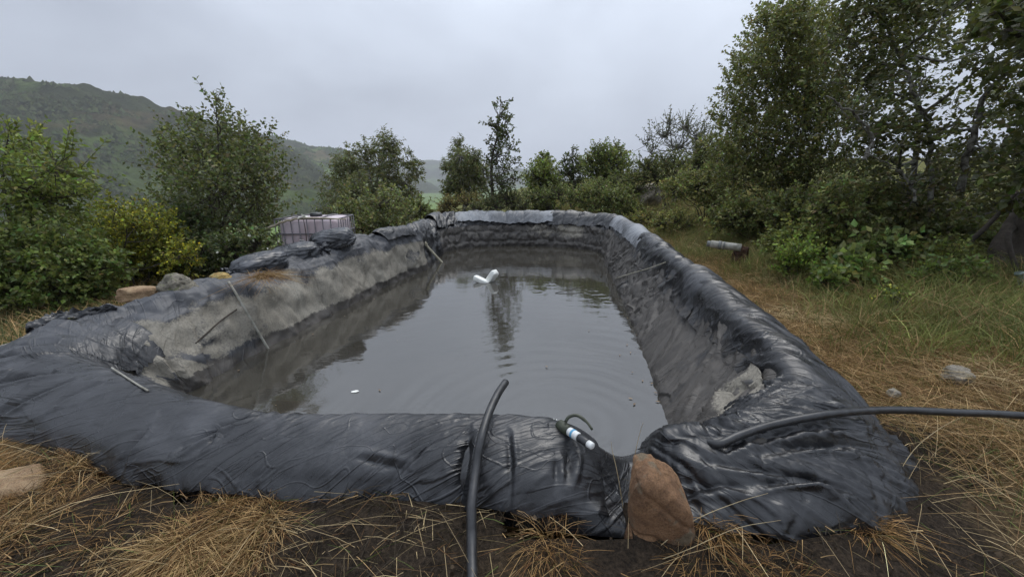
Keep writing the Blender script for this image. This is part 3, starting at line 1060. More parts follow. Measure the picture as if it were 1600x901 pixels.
front_lines = [
    (P(300, 735, 0.30), P(415, 655, 0.49), 0.020, 0.050), (P(340, 735, 0.30), P(348, 700, 0.40), 0.016, 0.035),
    (P(205, 735, 0.30), P(235, 690, 0.40), 0.018, 0.025), (P(722, 800, 0.25), P(735, 690, 0.48), 0.024, 0.060),
    (P(800, 790, 0.30), P(795, 690, 0.48), 0.014, 0.022), (P(880, 785, 0.28), P(890, 715, 0.42), 0.016, 0.035),
    (P(865, 790, 0.28), P(868, 730, 0.42), 0.014, 0.022), (P(640, 760, 0.3), P(560, 735, 0.36), 0.014, 0.020),
    (P(590, 780, 0.28), P(690, 690, 0.47), 0.012, 0.015), (P(600, 735, 0.36), P(705, 672, 0.49), 0.010, 0.014),
    (P(90, 660, 0.36), P(170, 612, 0.49), 0.014, 0.016), (P(-30, 600, 0.5), P(110, 590, 0.52), 0.016, 0.034),
    (P(-40, 640, 0.45), P(120, 600, 0.52), 0.016, 0.030), (P(-30, 570, 0.52), P(95, 565, 0.54), 0.016, 0.034),
    (P(-20, 545, 0.55), P(110, 548, 0.56), 0.016, 0.030),
]


def front_relief(a, b, S, T, V):
    k = fbm(a * 0.9, b * 1.1, 120, 2)
    h = 0.020 * k + 0.006 * folds(a, b, 0.55, 6.0, 0.9, 122, 0.8) + 0.003 * folds(a, b, 0.45, 15, 1.6, 125, 0.8) + 0.003 * folds(a, b, 0.8, 28, 4.0, 128, 0.8)
    h += 0.009 * lines(a, b, 0.5, 7.0, 0.7, 521, 0.07) + 0.007 * lines(a, b, 0.62, 12.0, 1.0, 523, 0.09) - 0.006 * lines(a, b, 0.40, 9.0, 0.8, 525, 0.07) + 0.006 * lines(a, b, 1.7, 4.0, 1.4, 527, 0.06)
    h += 0.008 * facets(a, b, 0.5, 0.9, 3.2, 621, 0.5)
    cor = sstep(4.7, 6.0, S)
    h += cor * 0.030 * facets(a, b, 1.4, 1.2, 4.5, 625, 0.5)
    h += cor * (0.030 * lines(a, b, 1.45, 4.5, 0.7, 529, 0.10) + 0.016 * lines(a, b, 1.3, 9, 0.9, 531, 0.10))
    h += cor * (0.012 * folds(a, b, 1.5, 5.0, 0.8, 131, 1.0) + 0.006 * folds(a, b, 1.4, 12, 1.5, 133, 1.0))
    hem = sstep(5.2, 5.75, T)
    h += hem * (0.026 + 0.040 * n2(a * 2.3, b * 0, 140) + 0.020 * n2(a * 8, b, 141))
    h += crease_field(V, front_lines)
    h = 0.72 * h
    h += 0.3 * crease_field(V, front_lines)
    end = sstep(0.62, 0.36, S)
    h -= 0.09 * end ** 2
    return h


front = sheet('plastic_sheet', 0.30, 7.15, 2.55, 5.72, 0.0085, 110, 0.030, front_relief, T_plain(0.40, 0, 0, 150), M['plastic'], edge=0.26, lap=0.25, seed=3, ang=0.5)
tag(front, 'long dull black plastic sheet draped over the near rim, hem curling above dry grass', 'plastic sheet', 'sheets over the rim')

corner_lines = [
    (P(1130, 700, 0.46), P(1330, 655, 0.54), 0.018, 0.040), (P(1180, 705, 0.48), P(1380, 700, 0.42), 0.014, 0.026),
    (P(1200, 690, 0.50), P(1395, 745, 0.30), 0.014, 0.026), (P(1110, 715, 0.45), P(1290, 800, 0.26), 0.014, 0.028),
    (P(1230, 735, 0.44), P(1345, 810, 0.24), 0.013, 0.030), (P(1060, 745, 0.40), P(1170, 790, 0.28), 0.016, 0.030),
    (P(1185, 790, 0.28), P(1265, 780, 0.3), 0.012, 0.045), (P(1080, 730, 0.42), P(1110, 780, 0.3), 0.016, 0.025),
]


def corner_relief(a, b, S, T, V):
    h = 0.018 * fbm(a * 1.3, b * 1.3, 160, 2) + 0.008 * folds(a, b, 1.05, 6.5, 0.8, 162, 1.0) + 0.005 * folds(a, b, 1.15, 14, 1.3, 165, 1.0) + 0.005 * folds(a, b, 0.9, 30, 3, 166, 1.0)
    h += 0.022 * lines(a, b, 1.1, 5.0, 0.6, 541, 0.09) + 0.014 * lines(a, b, 1.25, 10, 0.8, 543, 0.10) - 0.012 * lines(a, b, 0.95, 7, 0.7, 545, 0.08)
    h += 0.022 * facets(a, b, 1.95, 0.7, 5.0, 631, 0.4) + 0.020 * lines(a, b, 2.05, 7.0, 0.35, 635, 0.09) + 0.014 * lines(a, b, 2.1, 13.0, 0.5, 637, 0.10) - 0.016 * lines(a, b, 1.95, 9.0, 0.4, 639, 0.08) + 0.008 * lines(a, b, 2.05, 24.0, 0.7, 640, 0.12)
    hem = sstep(5.0, 5.8, T)
    h += hem * (0.03 + 0.045 * n2(a * 5, b * 0, 170) + 0.028 * n2(a * 14, b, 171))
    return h + crease_field(V, corner_lines)


corner = sheet('plastic_sheet', 19.55, 22.62, 2.75, 5.92, 0.0085, 110, 0.035, corner_relief, T_plain(0.24, 0, 0, 180), M['plastic'], edge=0.26, lap=0.2, seed=5, ang=2.05)
tag(corner, 'glossy black plastic sheet gathered in long folds round the right front corner', 'plastic sheet', 'sheets over the rim')


def right_relief(a, b, S, T, V):
    h = 0.055 * fbm(a * 1.1, b * 0.9, 190, 3) + 0.008 * folds(a, b, 1.15, 4.5, 0.9, 192, 1.2) + 0.005 * folds(a, b, 0.8, 12, 2.0, 195, 1.2) + 0.005 * folds(a, b, 1.0, 26, 4, 196, 1.0)
    h += 0.024 * lines(a, b, 1.0, 2.6, 0.5, 551, 0.06) + 0.012 * lines(a, b, 0.7, 6, 0.8, 553, 0.08) - 0.012 * lines(a, b, 1.3, 4, 0.6, 555, 0.06)
    mk = sstep(-0.25, 0.45, n2(a * 0.9, b * 0.9, 645))
    h += (0.25 + mk) * 0.055 * facets(a, b, 0.7, 1.1, 2.6, 641, 0.8) + mk * 0.010 * facets(a, b, 0.7, 3, 8, 643, 0.6)
    hem = sstep(3.5, 3.1, T)
    return h + hem * (0.04 * n2(a * 6, b * 0, 197) + 0.02 * n2(a * 15, b, 198)) + 0.018 * sstep(4.9, 4.3, T) * sstep(3.4, 4.0, T)


def right_tint(a, b, S, T, V):
    k = fbm(a * 1.2, b * 1.7, 201, 4)
    mud = 0.30 * sstep(3.55, 3.25, T) * (0.6 + k)
    return rgb3(mud, 0.36 + 0.5 * k, 0.5 * sstep(3.6, 3.2, T))


r1 = sheet('plastic_sheet', 17.35, 19.95, 3.05, 5.8, 0.010, 90, 0.030, right_relief, right_tint, M['plastic'], edge=0.14, lap=0.15, seed=7)
tag(r1, 'dark plastic sheet over the thick roll of the right bank nearest the corner', 'plastic sheet', 'sheets over the rim')
r2 = sheet('plastic_sheet', 15.85, 17.6, 3.05, 5.8, 0.011, 80, 0.040, right_relief, right_tint, M['plastic'], edge=0.14, lap=0.12, seed=9)
tag(r2, 'dark wrinkled plastic sheet along the middle of the right bank', 'plastic sheet', 'sheets over the rim')


def pale_relief(a, b, S, T, V):
    return 0.03 * fbm(a * 1.8, b, 210, 2) + 0.018 * folds(a, b, 1.2, 6, 1.2, 211, 1.2) + 0.010 * folds(a, b, 0.9, 15, 2.4, 213, 1.2) + 0.02 * lines(a, b, 1.1, 5, 1.0, 561, 0.10)


r3 = sheet('plastic_sheet', 14.25, 16.1, 3.35, 5.8, 0.012, 70, 0.050, pale_relief, T_plain(0.6, 0, 0, 215), M['plastic_pale'], edge=0.14, lap=0.12, seed=11)
tag(r3, 'pale weathered grey sheet over the far end of the right bank', 'plastic sheet', 'sheets over the rim')
b1 = sheet('plastic_sheet', 12.15, 13.42, 3.35, 5.8, 0.014, 60, 0.060, lambda a, b, S, T, V: pale_relief(a, b, S, T, V) + 0.05 * bags(a, b * 0 + 0.13, 9), T_plain(0.6, 0, 0, 225), M['plastic_pale'], edge=0.16, lap=0.12, seed=13)
tag(b1, 'pale grey sheet over the bags along the back rim', 'plastic sheet', 'sheets over the rim')
b2 = sheet('plastic_sheet', 13.30, 14.35, 3.2, 5.8, 0.014, 60, 0.050, lambda a, b, S, T, V: right_relief(a, b, S, T, V) + 0.05 * bags(a, b * 0 + 0.13, 12), T_plain(0.25, 0, 0, 235), M['plastic'], edge=0.2, lap=0.12, seed=15)
tag(b2, 'torn black sheet over the right part of the back rim', 'plastic sheet', 'sheets over the rim')
b3 = sheet('plastic_sheet', 11.72, 12.26, 3.1, 5.8, 0.014, 60, 0.060, lambda a, b, S, T, V: 1.5 * right_relief(a + 7, b, S, T, V), T_plain(0.2, 0, 0, 245), M['plastic'], edge=0.2, lap=0.12, seed=17)
tag(b3, 'bunched black sheet at the back left corner of the pond', 'plastic sheet', 'sheets over the rim')
l1 = sheet('plastic_sheet', 10.3, 11.5, 3.3, 5.8, 0.014, 60, 0.040, lambda a, b, S, T, V: right_relief(a + 3, b, S, T, V), T_plain(0.38, 0, 0, 255), M['plastic'], edge=0.2, lap=0.12, seed=19)
tag(l1, 'black sheet on the far stretch of the left bank before the white pipe', 'plastic sheet', 'sheets over the rim')


def slope_relief(a, b, S, T, V):
    m = 0.6 + 0.7 * n2(a * 0.7, b * 0.9, 700)
    h = 0.045 * facets(a, b, 1.85, 0.8, 3.4, 701, 0.5) + m * (0.040 * lines(a, b, 1.88, 3.2, 0.35, 703, 0.07) + 0.026 * lines(a, b, 1.78, 6.5, 0.5, 705, 0.08) - 0.020 * lines(a, b, 1.95, 5.0, 0.4, 707, 0.06) + 0.010 * lines(a, b, 1.85, 13, 0.8, 709, 0.10))
    far = sstep(17.4, 16.6, S)
    h += far * (0.05 * facets(a, b, 0.5, 1.95, 5.0, 711, 0.6) + 0.03 * lines(a, b, 0.3, 6, 0.9, 713, 0.10))
    return h * sstep(1.9, 2.1, T)


def slope_tint(a, b, S, T, V):
    k = fbm(a * 1.1, b * 1.6, 721, 4)
    z = V[..., 2]
    mud = 0.72 * sstep(0.0, 0.3, k + 0.1) * sstep(18.7, 19.2, S) * sstep(20.4, 19.9, S) * sstep(0.18, 0.32, z)
    return rgb3(mud, 0.12 + 0.3 * k, 0.78 + 0.3 * k)


sl = sheet('plastic_sheet', 15.1, 20.45, 1.85, 3.35, 0.0105, 84, 0.014, slope_relief, slope_tint, M['plastic'], edge=0.12, lap=0.2, seed=23, ang=1.85)
tag(sl, 'loose creased grey-black plastic hanging down the inner slope of the right bank', 'plastic sheet', 'sheets over the rim')


# ------------------------------------------------------------------ water
def build_water():
    xs, ys = np.arange(-3.1, 2.7, 0.026), np.arange(1.9, 11.7, 0.026)
    X, Y = np.meshgrid(xs, ys, indexing='ij')
    poly = spline_at(0.72 * _W + 0.28 * np.column_stack([_I[:, :2], _W[:, 2]]), _ss, True)[:, :2]
    c = P(884, 662, 0.0)
    r = np.hypot(X - c[0], (Y - c[1]))
    ph = r / (0.145 + 0.02 * r) + 0.35 * n2(X * 2, Y * 2, 300)
    Z = 0.0070 * (0.6 + 0.8 * n2(X * 1.3, Y * 1.3, 310)) * np.sin(2 * math.pi * ph) * np.exp(-r / 1.0) * sstep(0.02, 0.15, r)
    Z += 0.0005 * fbm(X * 3.2, Y * 5.0, 301, 3) * sstep(2.5, 6.0, Y) + 0.0004 * fbm(X * 2, Y * 3, 305, 2)
    g = np.random.default_rng(5)
    for _ in range(46):                                   # rain rings
        cx, cy = g.uniform(-2.4, 2.0), g.uniform(4.0, 10.3)
        rr = np.hypot(X - cx, Y - cy)
        R = g.uniform(0.04, 0.13)
        Z += 0.0016 * np.exp(-((rr - R) / 0.022) ** 2)
    F = grid_faces(len(xs), len(ys))
    V = np.stack([X, Y, Z], -1).reshape(-1, 3)
    cen = V[F].mean(1)
    keep = inside(poly, cen[:, 0], cen[:, 1])
    F = F[keep]
    used, inv = np.unique(F, return_inverse=True)
    o = mesh_np('pond_water', V[used], inv.reshape(F.shape), M['water'])
    tag(o, kind='structure')


build_water()


# ------------------------------------------------------------------ haze
def build_haze():
    m = bpy.data.materials.new('damp_air')
    m.use_nodes = True
    n, l = m.node_tree.nodes, m.node_tree.links
    n.clear()
    out = n.new('ShaderNodeOutputMaterial')
    v = n.new('ShaderNodeVolumePrincipled')
    v.inputs['Color'].default_value = (0.92, 0.94, 1.0, 1)
    v.inputs['Density'].default_value = HAZE
    v.inputs['Anisotropy'].default_value = 0.0
    l.new(v.outputs[0], out.inputs['Volume'])
    x, y0, y1, z0, z1 = 4200.0, -4200.0, 4200.0, -40.0, 420.0
    V = [(-x, y0, z0), (x, y0, z0), (x, y1, z0), (-x, y1, z0), (-x, y0, z1), (x, y0, z1), (x, y1, z1), (-x, y1, z1)]
    F = np.array([[3, 2, 1, 0], [4, 5, 6, 7], [0, 1, 5, 4], [1, 2, 6, 5], [2, 3, 7, 6], [3, 0, 4, 7]])
    o = mesh_np('haze', V, F, m, smooth=False)
    tag(o, 'thin damp haze over the valley', 'haze', kind='stuff')


HAZE = 0.00034
build_haze()
# ================================================================== OBJECTS
def sphere_dirs(nu=48, nv=32):
    th = np.linspace(0, 2 * math.pi, nu, endpoint=False)
    ph = np.linspace(0.0, math.pi, nv)
    T, Ph = np.meshgrid(th, ph, indexing='ij')
    D = np.stack([np.cos(T) * np.sin(Ph), np.sin(T) * np.sin(Ph), np.cos(Ph)], -1)
    return D, grid_faces(nu, nv, wrap=True)[:, ::-1]


def rock(name, cen, size, rz, seed, mat, label, cat='rock', rough=0.16, square=3.0, tilt=0.0, res=(64, 44), group=None, extra=None, cuts=9):
    D, F = sphere_dirs(*res)
    p = np.sum(np.abs(D) ** square, -1) ** (-1.0 / square)
    V = D * p[..., None]
    n = noise3(D[..., 0] * 1.3 + seed, D[..., 1] * 1.3, D[..., 2] * 1.3)
    n2_ = noise3(D[..., 0] * 3.1, D[..., 1] * 3.1 + seed, D[..., 2] * 3.1)
    n3_ = noise3(D[..., 0] * 8, D[..., 1] * 8 + seed, D[..., 2] * 8)
    k = 1 + rough * (1.4 * n + 0.7 * (0.4 - np.abs(n2_)) + 0.22 * n3_)
    if cuts:
        g = np.random.default_rng(int(seed * 10))
        nm = norm(g.normal(0, 1, (cuts, 3)))
        off = g.uniform(0.86, 1.12, cuts)
        dn = np.maximum(np.einsum('...k,ik->...i', D, nm), 1e-3)
        lim = (off / dn).min(-1)
        rad = np.linalg.norm(V, axis=-1)
        V = V * (np.minimum(rad, lim * (1 + 0.02 * n2_)) / rad)[..., None]
    V = V * k[..., None]
    if extra is not None:
        V = extra(V, D)
    V = V * np.asarray(size) * 0.5
    ct, st_ = math.cos(tilt), math.sin(tilt)
    V = np.stack([V[..., 0] * ct - V[..., 2] * st_, V[..., 1], V[..., 0] * st_ + V[..., 2] * ct], -1)
    c, s = math.cos(rz), math.sin(rz)
    V = np.stack([V[..., 0] * c - V[..., 1] * s, V[..., 0] * s + V[..., 1] * c, V[..., 2]], -1)
    o = mesh_np(name, (V + np.asarray(cen)).reshape(-1, 3), F, mat)
    return tag(o, label, cat, group)


def boulder_shape(V, D):
    x, y, z = V[..., 0].copy(), V[..., 1].copy(), V[..., 2].copy()
    top = np.clip(z, 0, 1)
    z = z - 0.34 * np.clip(x + 0.15, 0, 2) * top                 # sloping right shoulder
    x = x * (1 + 0.30 * np.clip(-z, 0, 1) - 0.10 * top) - 0.06 * top
    crack = np.exp(-((z + 0.12 + 0.16 * x + 0.05 * np.sin(5 * x)) / 0.05) ** 2) + 0.6 * np.exp(-((z - 0.52 + 0.42 * x) / 0.035) ** 2)
    k = 1 - 0.09 * crack * np.clip(-y + 0.3, 0, 1)
    return np.stack([x * k, y * k, z], -1)


rock('boulder', (0.632, 1.485, 0.295), (0.265, 0.24, 0.485), -0.1, 7.7, M['orange_stone'],
     'large rusty orange boulder standing in the gap of the near rim', 'boulder', 0.08, 5.0, 0.0, (150, 110), extra=boulder_shape, cuts=2)

# rocks holding down the left bank
q = P(208, 470, 0.66)
rock('rock', q + (0.0, 0.06, 0.05), (0.30, 0.17, 0.125), 0.35, 5.1, M['tan_stone'], 'flat brown slab of rock lying on the left bank', rough=0.12, square=4.0, group='rocks on the rim')
q = P(272, 460, 0.69)
rock('rock', q + (0.0, 0.05, 0.06), (0.27, 0.22, 0.19), 0.6, 9.7, M['grey_stone'], 'rough grey lichen-covered rock beside the brown slab on the left bank', rough=0.30, square=2.6, group='rocks on the rim')
q = P(338, 440, 0.70)
rock('rock', q + (0.0, 0.06, 0.02), (0.20, 0.16, 0.11), 0.2, 12.2, M['yellow_stone'], 'small yellowish rock on the left bank near the black bags', rough=0.22, group='rocks on the rim')
q = A(641, 357, 8.3)
rock('rock', q + (0.0, 0, 0.0), (0.22, 0.20, 0.10), 0.0, 15.0, M['yellow_stone'], 'round ochre rock beside the top of the white pipe', rough=0.10, square=2.6, group='rocks on the rim')
q = A(946, 346, 10.95)
rock('rock', q, (0.34, 0.25, 0.17), 0.0, 18.0, M['yellow_stone'], 'ochre rock at the back right corner of the rim', rough=0.14, square=2.6, group='rocks on the rim')
q = P(1496, 592, float(ground_z(3.2, 2.75)))
rock('rock', q + (0, 0, 0.02), (0.16, 0.14, 0.12), 0.4, 21.0, M['pale_stone'], 'pale broken rock in the straw-coloured grass on the right', rough=0.26)
q = P(15, 770, 0.22)
rock('rock', q + (0, 0, -0.02), (0.42, 0.26, 0.22), 0.35, 25.0, M['tan_stone'], 'half buried tan rock in dry grass at the bottom left', rough=0.14, square=2.6)
q = A(1012, 292, 15.5)
rock('rock', q + (0.1, 0, -0.30), (0.8, 0.6, 0.75), 0.4, 28.0, M['pale_stone'], 'grey weathered rock among the shrubs on the rise behind the pond', rough=0.28)
q = P(1395, 618, 0.33)
rock('rock', q + (0, 0, 0.02), (0.07, 0.06, 0.05), 0.4, 31.0, M['pale_stone'], 'small pale stone by the outer edge of the right bank', rough=0.2, res=(32, 24))

# ------------------------------------------------------------------ filled black bags on the left bank
def bag(cen, size, rz, seed, label, tilt=0.0, knot=None):
    root = tag(empty('filled_bag', cen), label, 'bag', 'filled bags on the left bank')
    D, F = sphere_dirs(120, 70)
    p = np.sum(np.abs(D) ** 2.6, -1) ** (-1 / 2.6)
    V = D * p[..., None]
    ang = np.arctan2(D[..., 1], D[..., 2])
    pinch = 1 - 0.50 * sstep(0.72, 1.0, np.abs(V[..., 0]) / 1.05)
    V[..., 1] *= pinch
    V[..., 2] *= pinch
    rd = 0.06 * noise3(D[..., 0] * 2 + seed, D[..., 1] * 2, D[..., 2] * 2)
    gath = sstep(0.35, 1.0, np.abs(V[..., 0]))
    rd = rd + 0.14 * gath * (0.5 - np.abs(noise3(ang * 3.0, V[..., 0] * 1.2, seed + 0 * ang))) + 0.10 * (0.4 - np.abs(noise3(V[..., 0] * 2.2 + V[..., 1] * 2.5, V[..., 1] * 5, V[..., 2] * 3 + seed)))
    rd = rd + 0.05 * (0.4 - np.abs(noise3(V[..., 0] * 7, V[..., 1] * 6 + seed, V[..., 2] * 9)))
    V = V * (1 + rd[..., None])
    V[..., 2] = np.where(V[..., 2] < -0.55, -0.55 + 0.3 * (V[..., 2] + 0.55), V[..., 2])
    V = V * np.asarray(size) * 0.5

    def place(V):
        ct, st_ = math.cos(tilt), math.sin(tilt)
        V = np.stack([V[..., 0] * ct - V[..., 2] * st_, V[..., 1], V[..., 0] * st_ + V[..., 2] * ct], -1)
        c, s = math.cos(rz), math.sin(rz)
        return np.stack([V[..., 0] * c - V[..., 1] * s, V[..., 0] * s + V[..., 1] * c, V[..., 2]], -1) + np.asarray(cen)
    k = noise3(V[..., 0] * 6, V[..., 1] * 6, V[..., 2] * 6 + seed)
    col = rgb3(0 * k, 0.42 + 0.5 * k, 0 * k)
    mesh_np('bag_body', place(V).reshape(-1, 3), F, M['bag'], root, col=np.clip(col, 0, 1).reshape(-1, 3))
    # gathered neck of the bag
    sgn = knot or 1
    t = np.linspace(0, 1, 12)
    th = np.linspace(0, 2 * math.pi, 40, endpoint=False)
    T, TH = np.meshgrid(t, th, indexing='ij')
    R = (0.20 - 0.13 * np.sin(np.clip(T * 1.6, 0, 1) * math.pi) + 0.10 * T) * (1 + 0.28 * np.sin(TH * 7 + seed) * T) * size[2] * 1.15
    Vn = np.stack([sgn * (size[0] * 0.46 + T * size[2] * 0.42), R * np.cos(TH), R * np.sin(TH) * 0.8], -1)
    mesh_np('bag_neck', place(Vn).reshape(-1, 3), np.concatenate([grid_faces(12, 40), np.stack([np.arange(11) * 40 + 39, (np.arange(11) + 1) * 40 + 39, (np.arange(11) + 1) * 40, np.arange(11) * 40], -1)]), M['bag'], root,
            col=np.tile([0, 0.25, 0], (480, 1)))
    return root


bag((-2.97, 4.74, 0.76), (0.60, 0.36, 0.27), 1.05, 1.0, 'grey-black filled bag nearest the camera on the left bank, with dead grass on it', 0.12, -1)
bag((-2.91, 5.46, 0.75), (0.62, 0.42, 0.31), 0.75, 4.0, 'black filled bag lying between two others in front of the tank', 0.10, 1)
bag((-2.66, 6.05, 0.86), (0.60, 0.46, 0.34), 0.35, 8.0, 'topmost shiny black filled bag in front of the tank', 0.16, -1)


# ------------------------------------------------------------------ caged liquid tank behind the left bank
def rounded_box(cen, size, rz, r=0.06, p=9.0, ribs=0.0, res=(96, 60)):
    D, F = sphere_dirs(*res)
    k = np.sum(np.abs(D) ** p, -1) ** (-1 / p)
    V = D * k[..., None]
    V = V * np.asarray(size) * 0.5
    c, s = math.cos(rz), math.sin(rz)
    return (np.stack([V[..., 0] * c - V[..., 1] * s, V[..., 0] * s + V[..., 1] * c, V[..., 2]], -1) + np.asarray(cen)).reshape(-1, 3), F


def build_tank():
    c0 = np.array([-3.40, 7.20, 0.02])
    rz = 0.10
    W_, D_, H_ = 1.00, 0.9, 1.14
    root = tag(empty('liquid_tank', c0), 'milky pinkish plastic tank in a metal cage behind the left bank', 'tank')
    V, F = rounded_box(c0 + (0, 0, 0.60), (W_ - 0.05, D_ - 0.05, 1.02), rz, p=11)
    mesh_np('bottle', V, F, M['tank_wall'], root)
    c, s = math.cos(rz), math.sin(rz)

    def w(x, y, z):
        return c0 + np.array([x * c - y * s, x * s + y * c, z])

    hw, hd = W_ / 2, D_ / 2
    hoops = []
    for z in (0.12, 0.36, 0.62, 0.86, 1.10):
        loop = [w(-hw, -hd, z), w(hw, -hd, z), w(hw, hd, z), w(-hw, hd, z), w(-hw, -hd, z)]
        hoops += [tube_arrays([loop[i], (loop[i] + loop[i + 1]) / 2, loop[i + 1]], 0.011, 6) for i in range(4)]
    cage = mesh_np('cage', *join_tubes(hoops), M['galvanised'], root)
    for k in range(9):                                        # upright cage bars front and back
        x = -hw + W_ * k / 8
        for y in (-hd, hd):
            tube('cage_bar', [w(x, y, 0.10), w(x, y, 0.6), w(x, y, 1.10)], 0.0085, M['galvanised'], cage, 6)
    for k in range(1, 7):
        y = -hd + D_ * k / 7
        for x in (-hw, hw):
            tube('cage_bar', [w(x, y, 0.10), w(x, y, 0.6), w(x, y, 1.10)], 0.0085, M['galvanised'], cage, 6)
    for x in (-0.22, 0.22):
        tube('top_rail', [w(x, -hd, 1.115), w(x, 0, 1.13), w(x, hd, 1.115)], 0.012, M['galvanised'], cage, 8)
    tube('lid', [w(0, 0, 1.10), w(0, 0, 1.15), w(0, 0, 1.17)], [0.10, 0.10, 0.085], M['rubber'], root, 20)
    for y in (-0.42, 0, 0.42):
        V, F = rounded_box(w(0, y, 0.0), (W_, 0.10, 0.16), rz, p=12, res=(40, 24))
        mesh_np('pallet_runner', V, F, M['dead_wood'], root)
    # rotten sticks lying across the top of the tank
    o = tube('dead_branch', spline([A(405, 362, 6.7), A(437, 349, 6.68), A(470, 341, 6.7), A(540, 342, 6.75)], 16) + rng.normal(0, 0.008, (16, 3)), np.linspace(0.024, 0.010, 16), M['pale_wood'], None, 8)
    tag(o, 'pale bent stick lying along the top edge of the tank', 'stick')


build_tank()


def flower_bunch(cen, label, n=9, r=0.11, stem=None):
    root = tag(empty('white_flower', cen), label, 'flower')
    for k in range(n):
        d = norm(rng.normal(0, 1, 3) * (1, 1, 0.6) + (0, -0.3, 0.5))
        u = norm(np.cross(d, (0.3, 0.2, 0.9)))
        w = np.cross(d, u)
        t = np.linspace(0, 1, 6)
        pr = np.concatenate([cen + np.outer(t * r, d) + np.outer(0.32 * r * np.sin(t * math.pi * 0.86), u) * sg + np.outer(0.25 * r * t ** 2, (0, 0, -1)) for sg in (-1, 1)])
        mesh_np('petal', pr, np.array([[i, i + 1, i + 7, i + 6] for i in range(5)]), M['flower_white'], root)
    if stem is not None:
        tube('stem', spline(stem, 10), np.linspace(0.008, 0.005, 10), M['bark'], root, 6)
    return root


flower_bunch(A(474, 340, 6.55), 'white flower head poking up over the tank', 11, 0.085, [A(480, 395, 6.6), A(478, 365, 6.57), A(474, 342, 6.55)])
flower_bunch(A(391, 366, 6.1), 'single white flower in the shrub left of the tank', 8, 0.07, [A(398, 410, 6.2), A(393, 385, 6.1), A(391, 367, 6.1)])
flower_bunch(A(394, 378, 6.1), 'lower white flower in the shrub left of the tank', 7, 0.06, [A(398, 412, 6.2), A(396, 392, 6.1), A(394, 379, 6.1)])

# ------------------------------------------------------------------ pipes and hoses
o = tube('hose', spline([(-0.115, 0.70, 0.20), (-0.13, 1.02, 0.25), P(737, 850, 0.32), P(737, 790, 0.40), P(744, 730, 0.47), P(752, 685, 0.555), P(764, 645, 0.60), P(778, 615, 0.625), P(790, 597, 0.63)], 60), 0.0205, M['rubber'], None, 18)
tag(o, 'thick black hose rising over the near rim and ending above the water', 'hose')
o = tube('hose', spline([(4.2, 1.55, 0.50), (3.4, 1.75, 0.53), P(1600, 649, 0.50), P(1490, 644, 0.52), P(1390, 640, 0.545), P(1300, 646, 0.59), on_sheet(1210, 666, 0.022), on_sheet(1155, 683, 0.020), on_sheet(1116, 696, 0.014), (0.93, 1.93, 0.40), (0.90, 2.07, 0.15), (0.88, 2.15, -0.2)], 70), 0.0195, M['rubber'], None, 18)
tag(o, 'thick black hose crossing the right front corner and running off right', 'hose')

o = tube('thin_pipe', spline([on_sheet(357, 441, 0.015), on_sheet(372, 465, 0.015), on_sheet(392, 500, 0.015), P(418, 543, 0.01), P(427, 556, -0.10)], 24), 0.0125, M['pvc_dull'], None, 10)
tag(o, 'thin grey pipe slanting down the muddy left bank into the water', 'pipe')
o = tube('thin_pipe', spline([on_sheet(175, 576, 0.012), on_sheet(195, 589, 0.012), on_sheet(215, 602, 0.012), on_sheet(232, 612, 0.012)], 16), 0.0055, M['pvc_dull'], None, 8)
tag(o, 'short pale pipe lying in the left front corner of the pond', 'pipe')

o = tube('thin_pipe', spline([on_sheet(370, 484, 0.01), on_sheet(345, 502, 0.01), on_sheet(325, 520, 0.01), on_sheet(306, 537, 0.01)], 14), 0.007, M['bark'], None, 6)
tag(o, 'thin dark rod lying slantwise on the mud of the left bank', 'rod')

root = tag(empty('drain_pipe', A(650, 359, 8.3)), 'cream plastic pipe hanging over the back left rim into the water', 'pipe')
pp = spline([A(648, 358, 8.25), A(655, 370, 8.35), A(664, 381, 8.45), A(688, 407, 8.85), A(692, 411, 8.95)], 26)
tube('pipe_upper', pp[:12], 0.040, M['pvc_aged'], root, 12)
tube('pipe_lower', pp[11:], 0.024, M['pvc_aged'], root, 12)
tube('pipe_collar', pp[10:14], 0.046, M['pvc_aged'], root, 12)

root = tag(empty('hose_fitting', P(900, 682, 0.42)), 'dark valve with white and blue collar spilling water at the near rim', 'valve')
f0, f1 = P(872, 662, 0.53), P(926, 697, 0.545)
fd = f1 - f0
tube('valve_body', [f0 + fd * k for k in (0.0, 0.05, 0.18, 0.30, 0.34)], [0.0164, 0.0279, 0.0295, 0.0246, 0.0197], M['olive_plastic'], root, 16)
tube('white_collar', [f0 + fd * k for k in (0.34, 0.36, 0.60, 0.62)], [0.0180, 0.0213, 0.0213, 0.0180], M['pvc'], root, 16)
tube('blue_band', [f0 + fd * k for k in (0.44, 0.445, 0.495, 0.50)], [0.0197, 0.0225, 0.0225, 0.0197], M['blue_label'], root, 16)
tube('pipe_end', [f0 + fd * k for k in (0.62, 0.64, 0.86, 0.88)], [0.0164, 0.0197, 0.0189, 0.0164], M['rubber'], root, 16)
tube('white_tip', [f0 + fd * k for k in (0.88, 0.885, 0.985, 1.0)], [0.0148, 0.0172, 0.0164, 0.0131], M['pvc'], root, 16)
hp = f0 + fd * 0.22 + (0, 0, 0.035)
tube('handle', spline([hp, hp + (0.02, 0.015, 0.02), hp + (0.06, 0.02, 0.025), hp + (0.10, -0.01, 0.01), hp + (0.125, -0.04, -0.015)], 14), [0.008] * 10 + [0.006] * 4, M['olive_plastic'], root, 8)

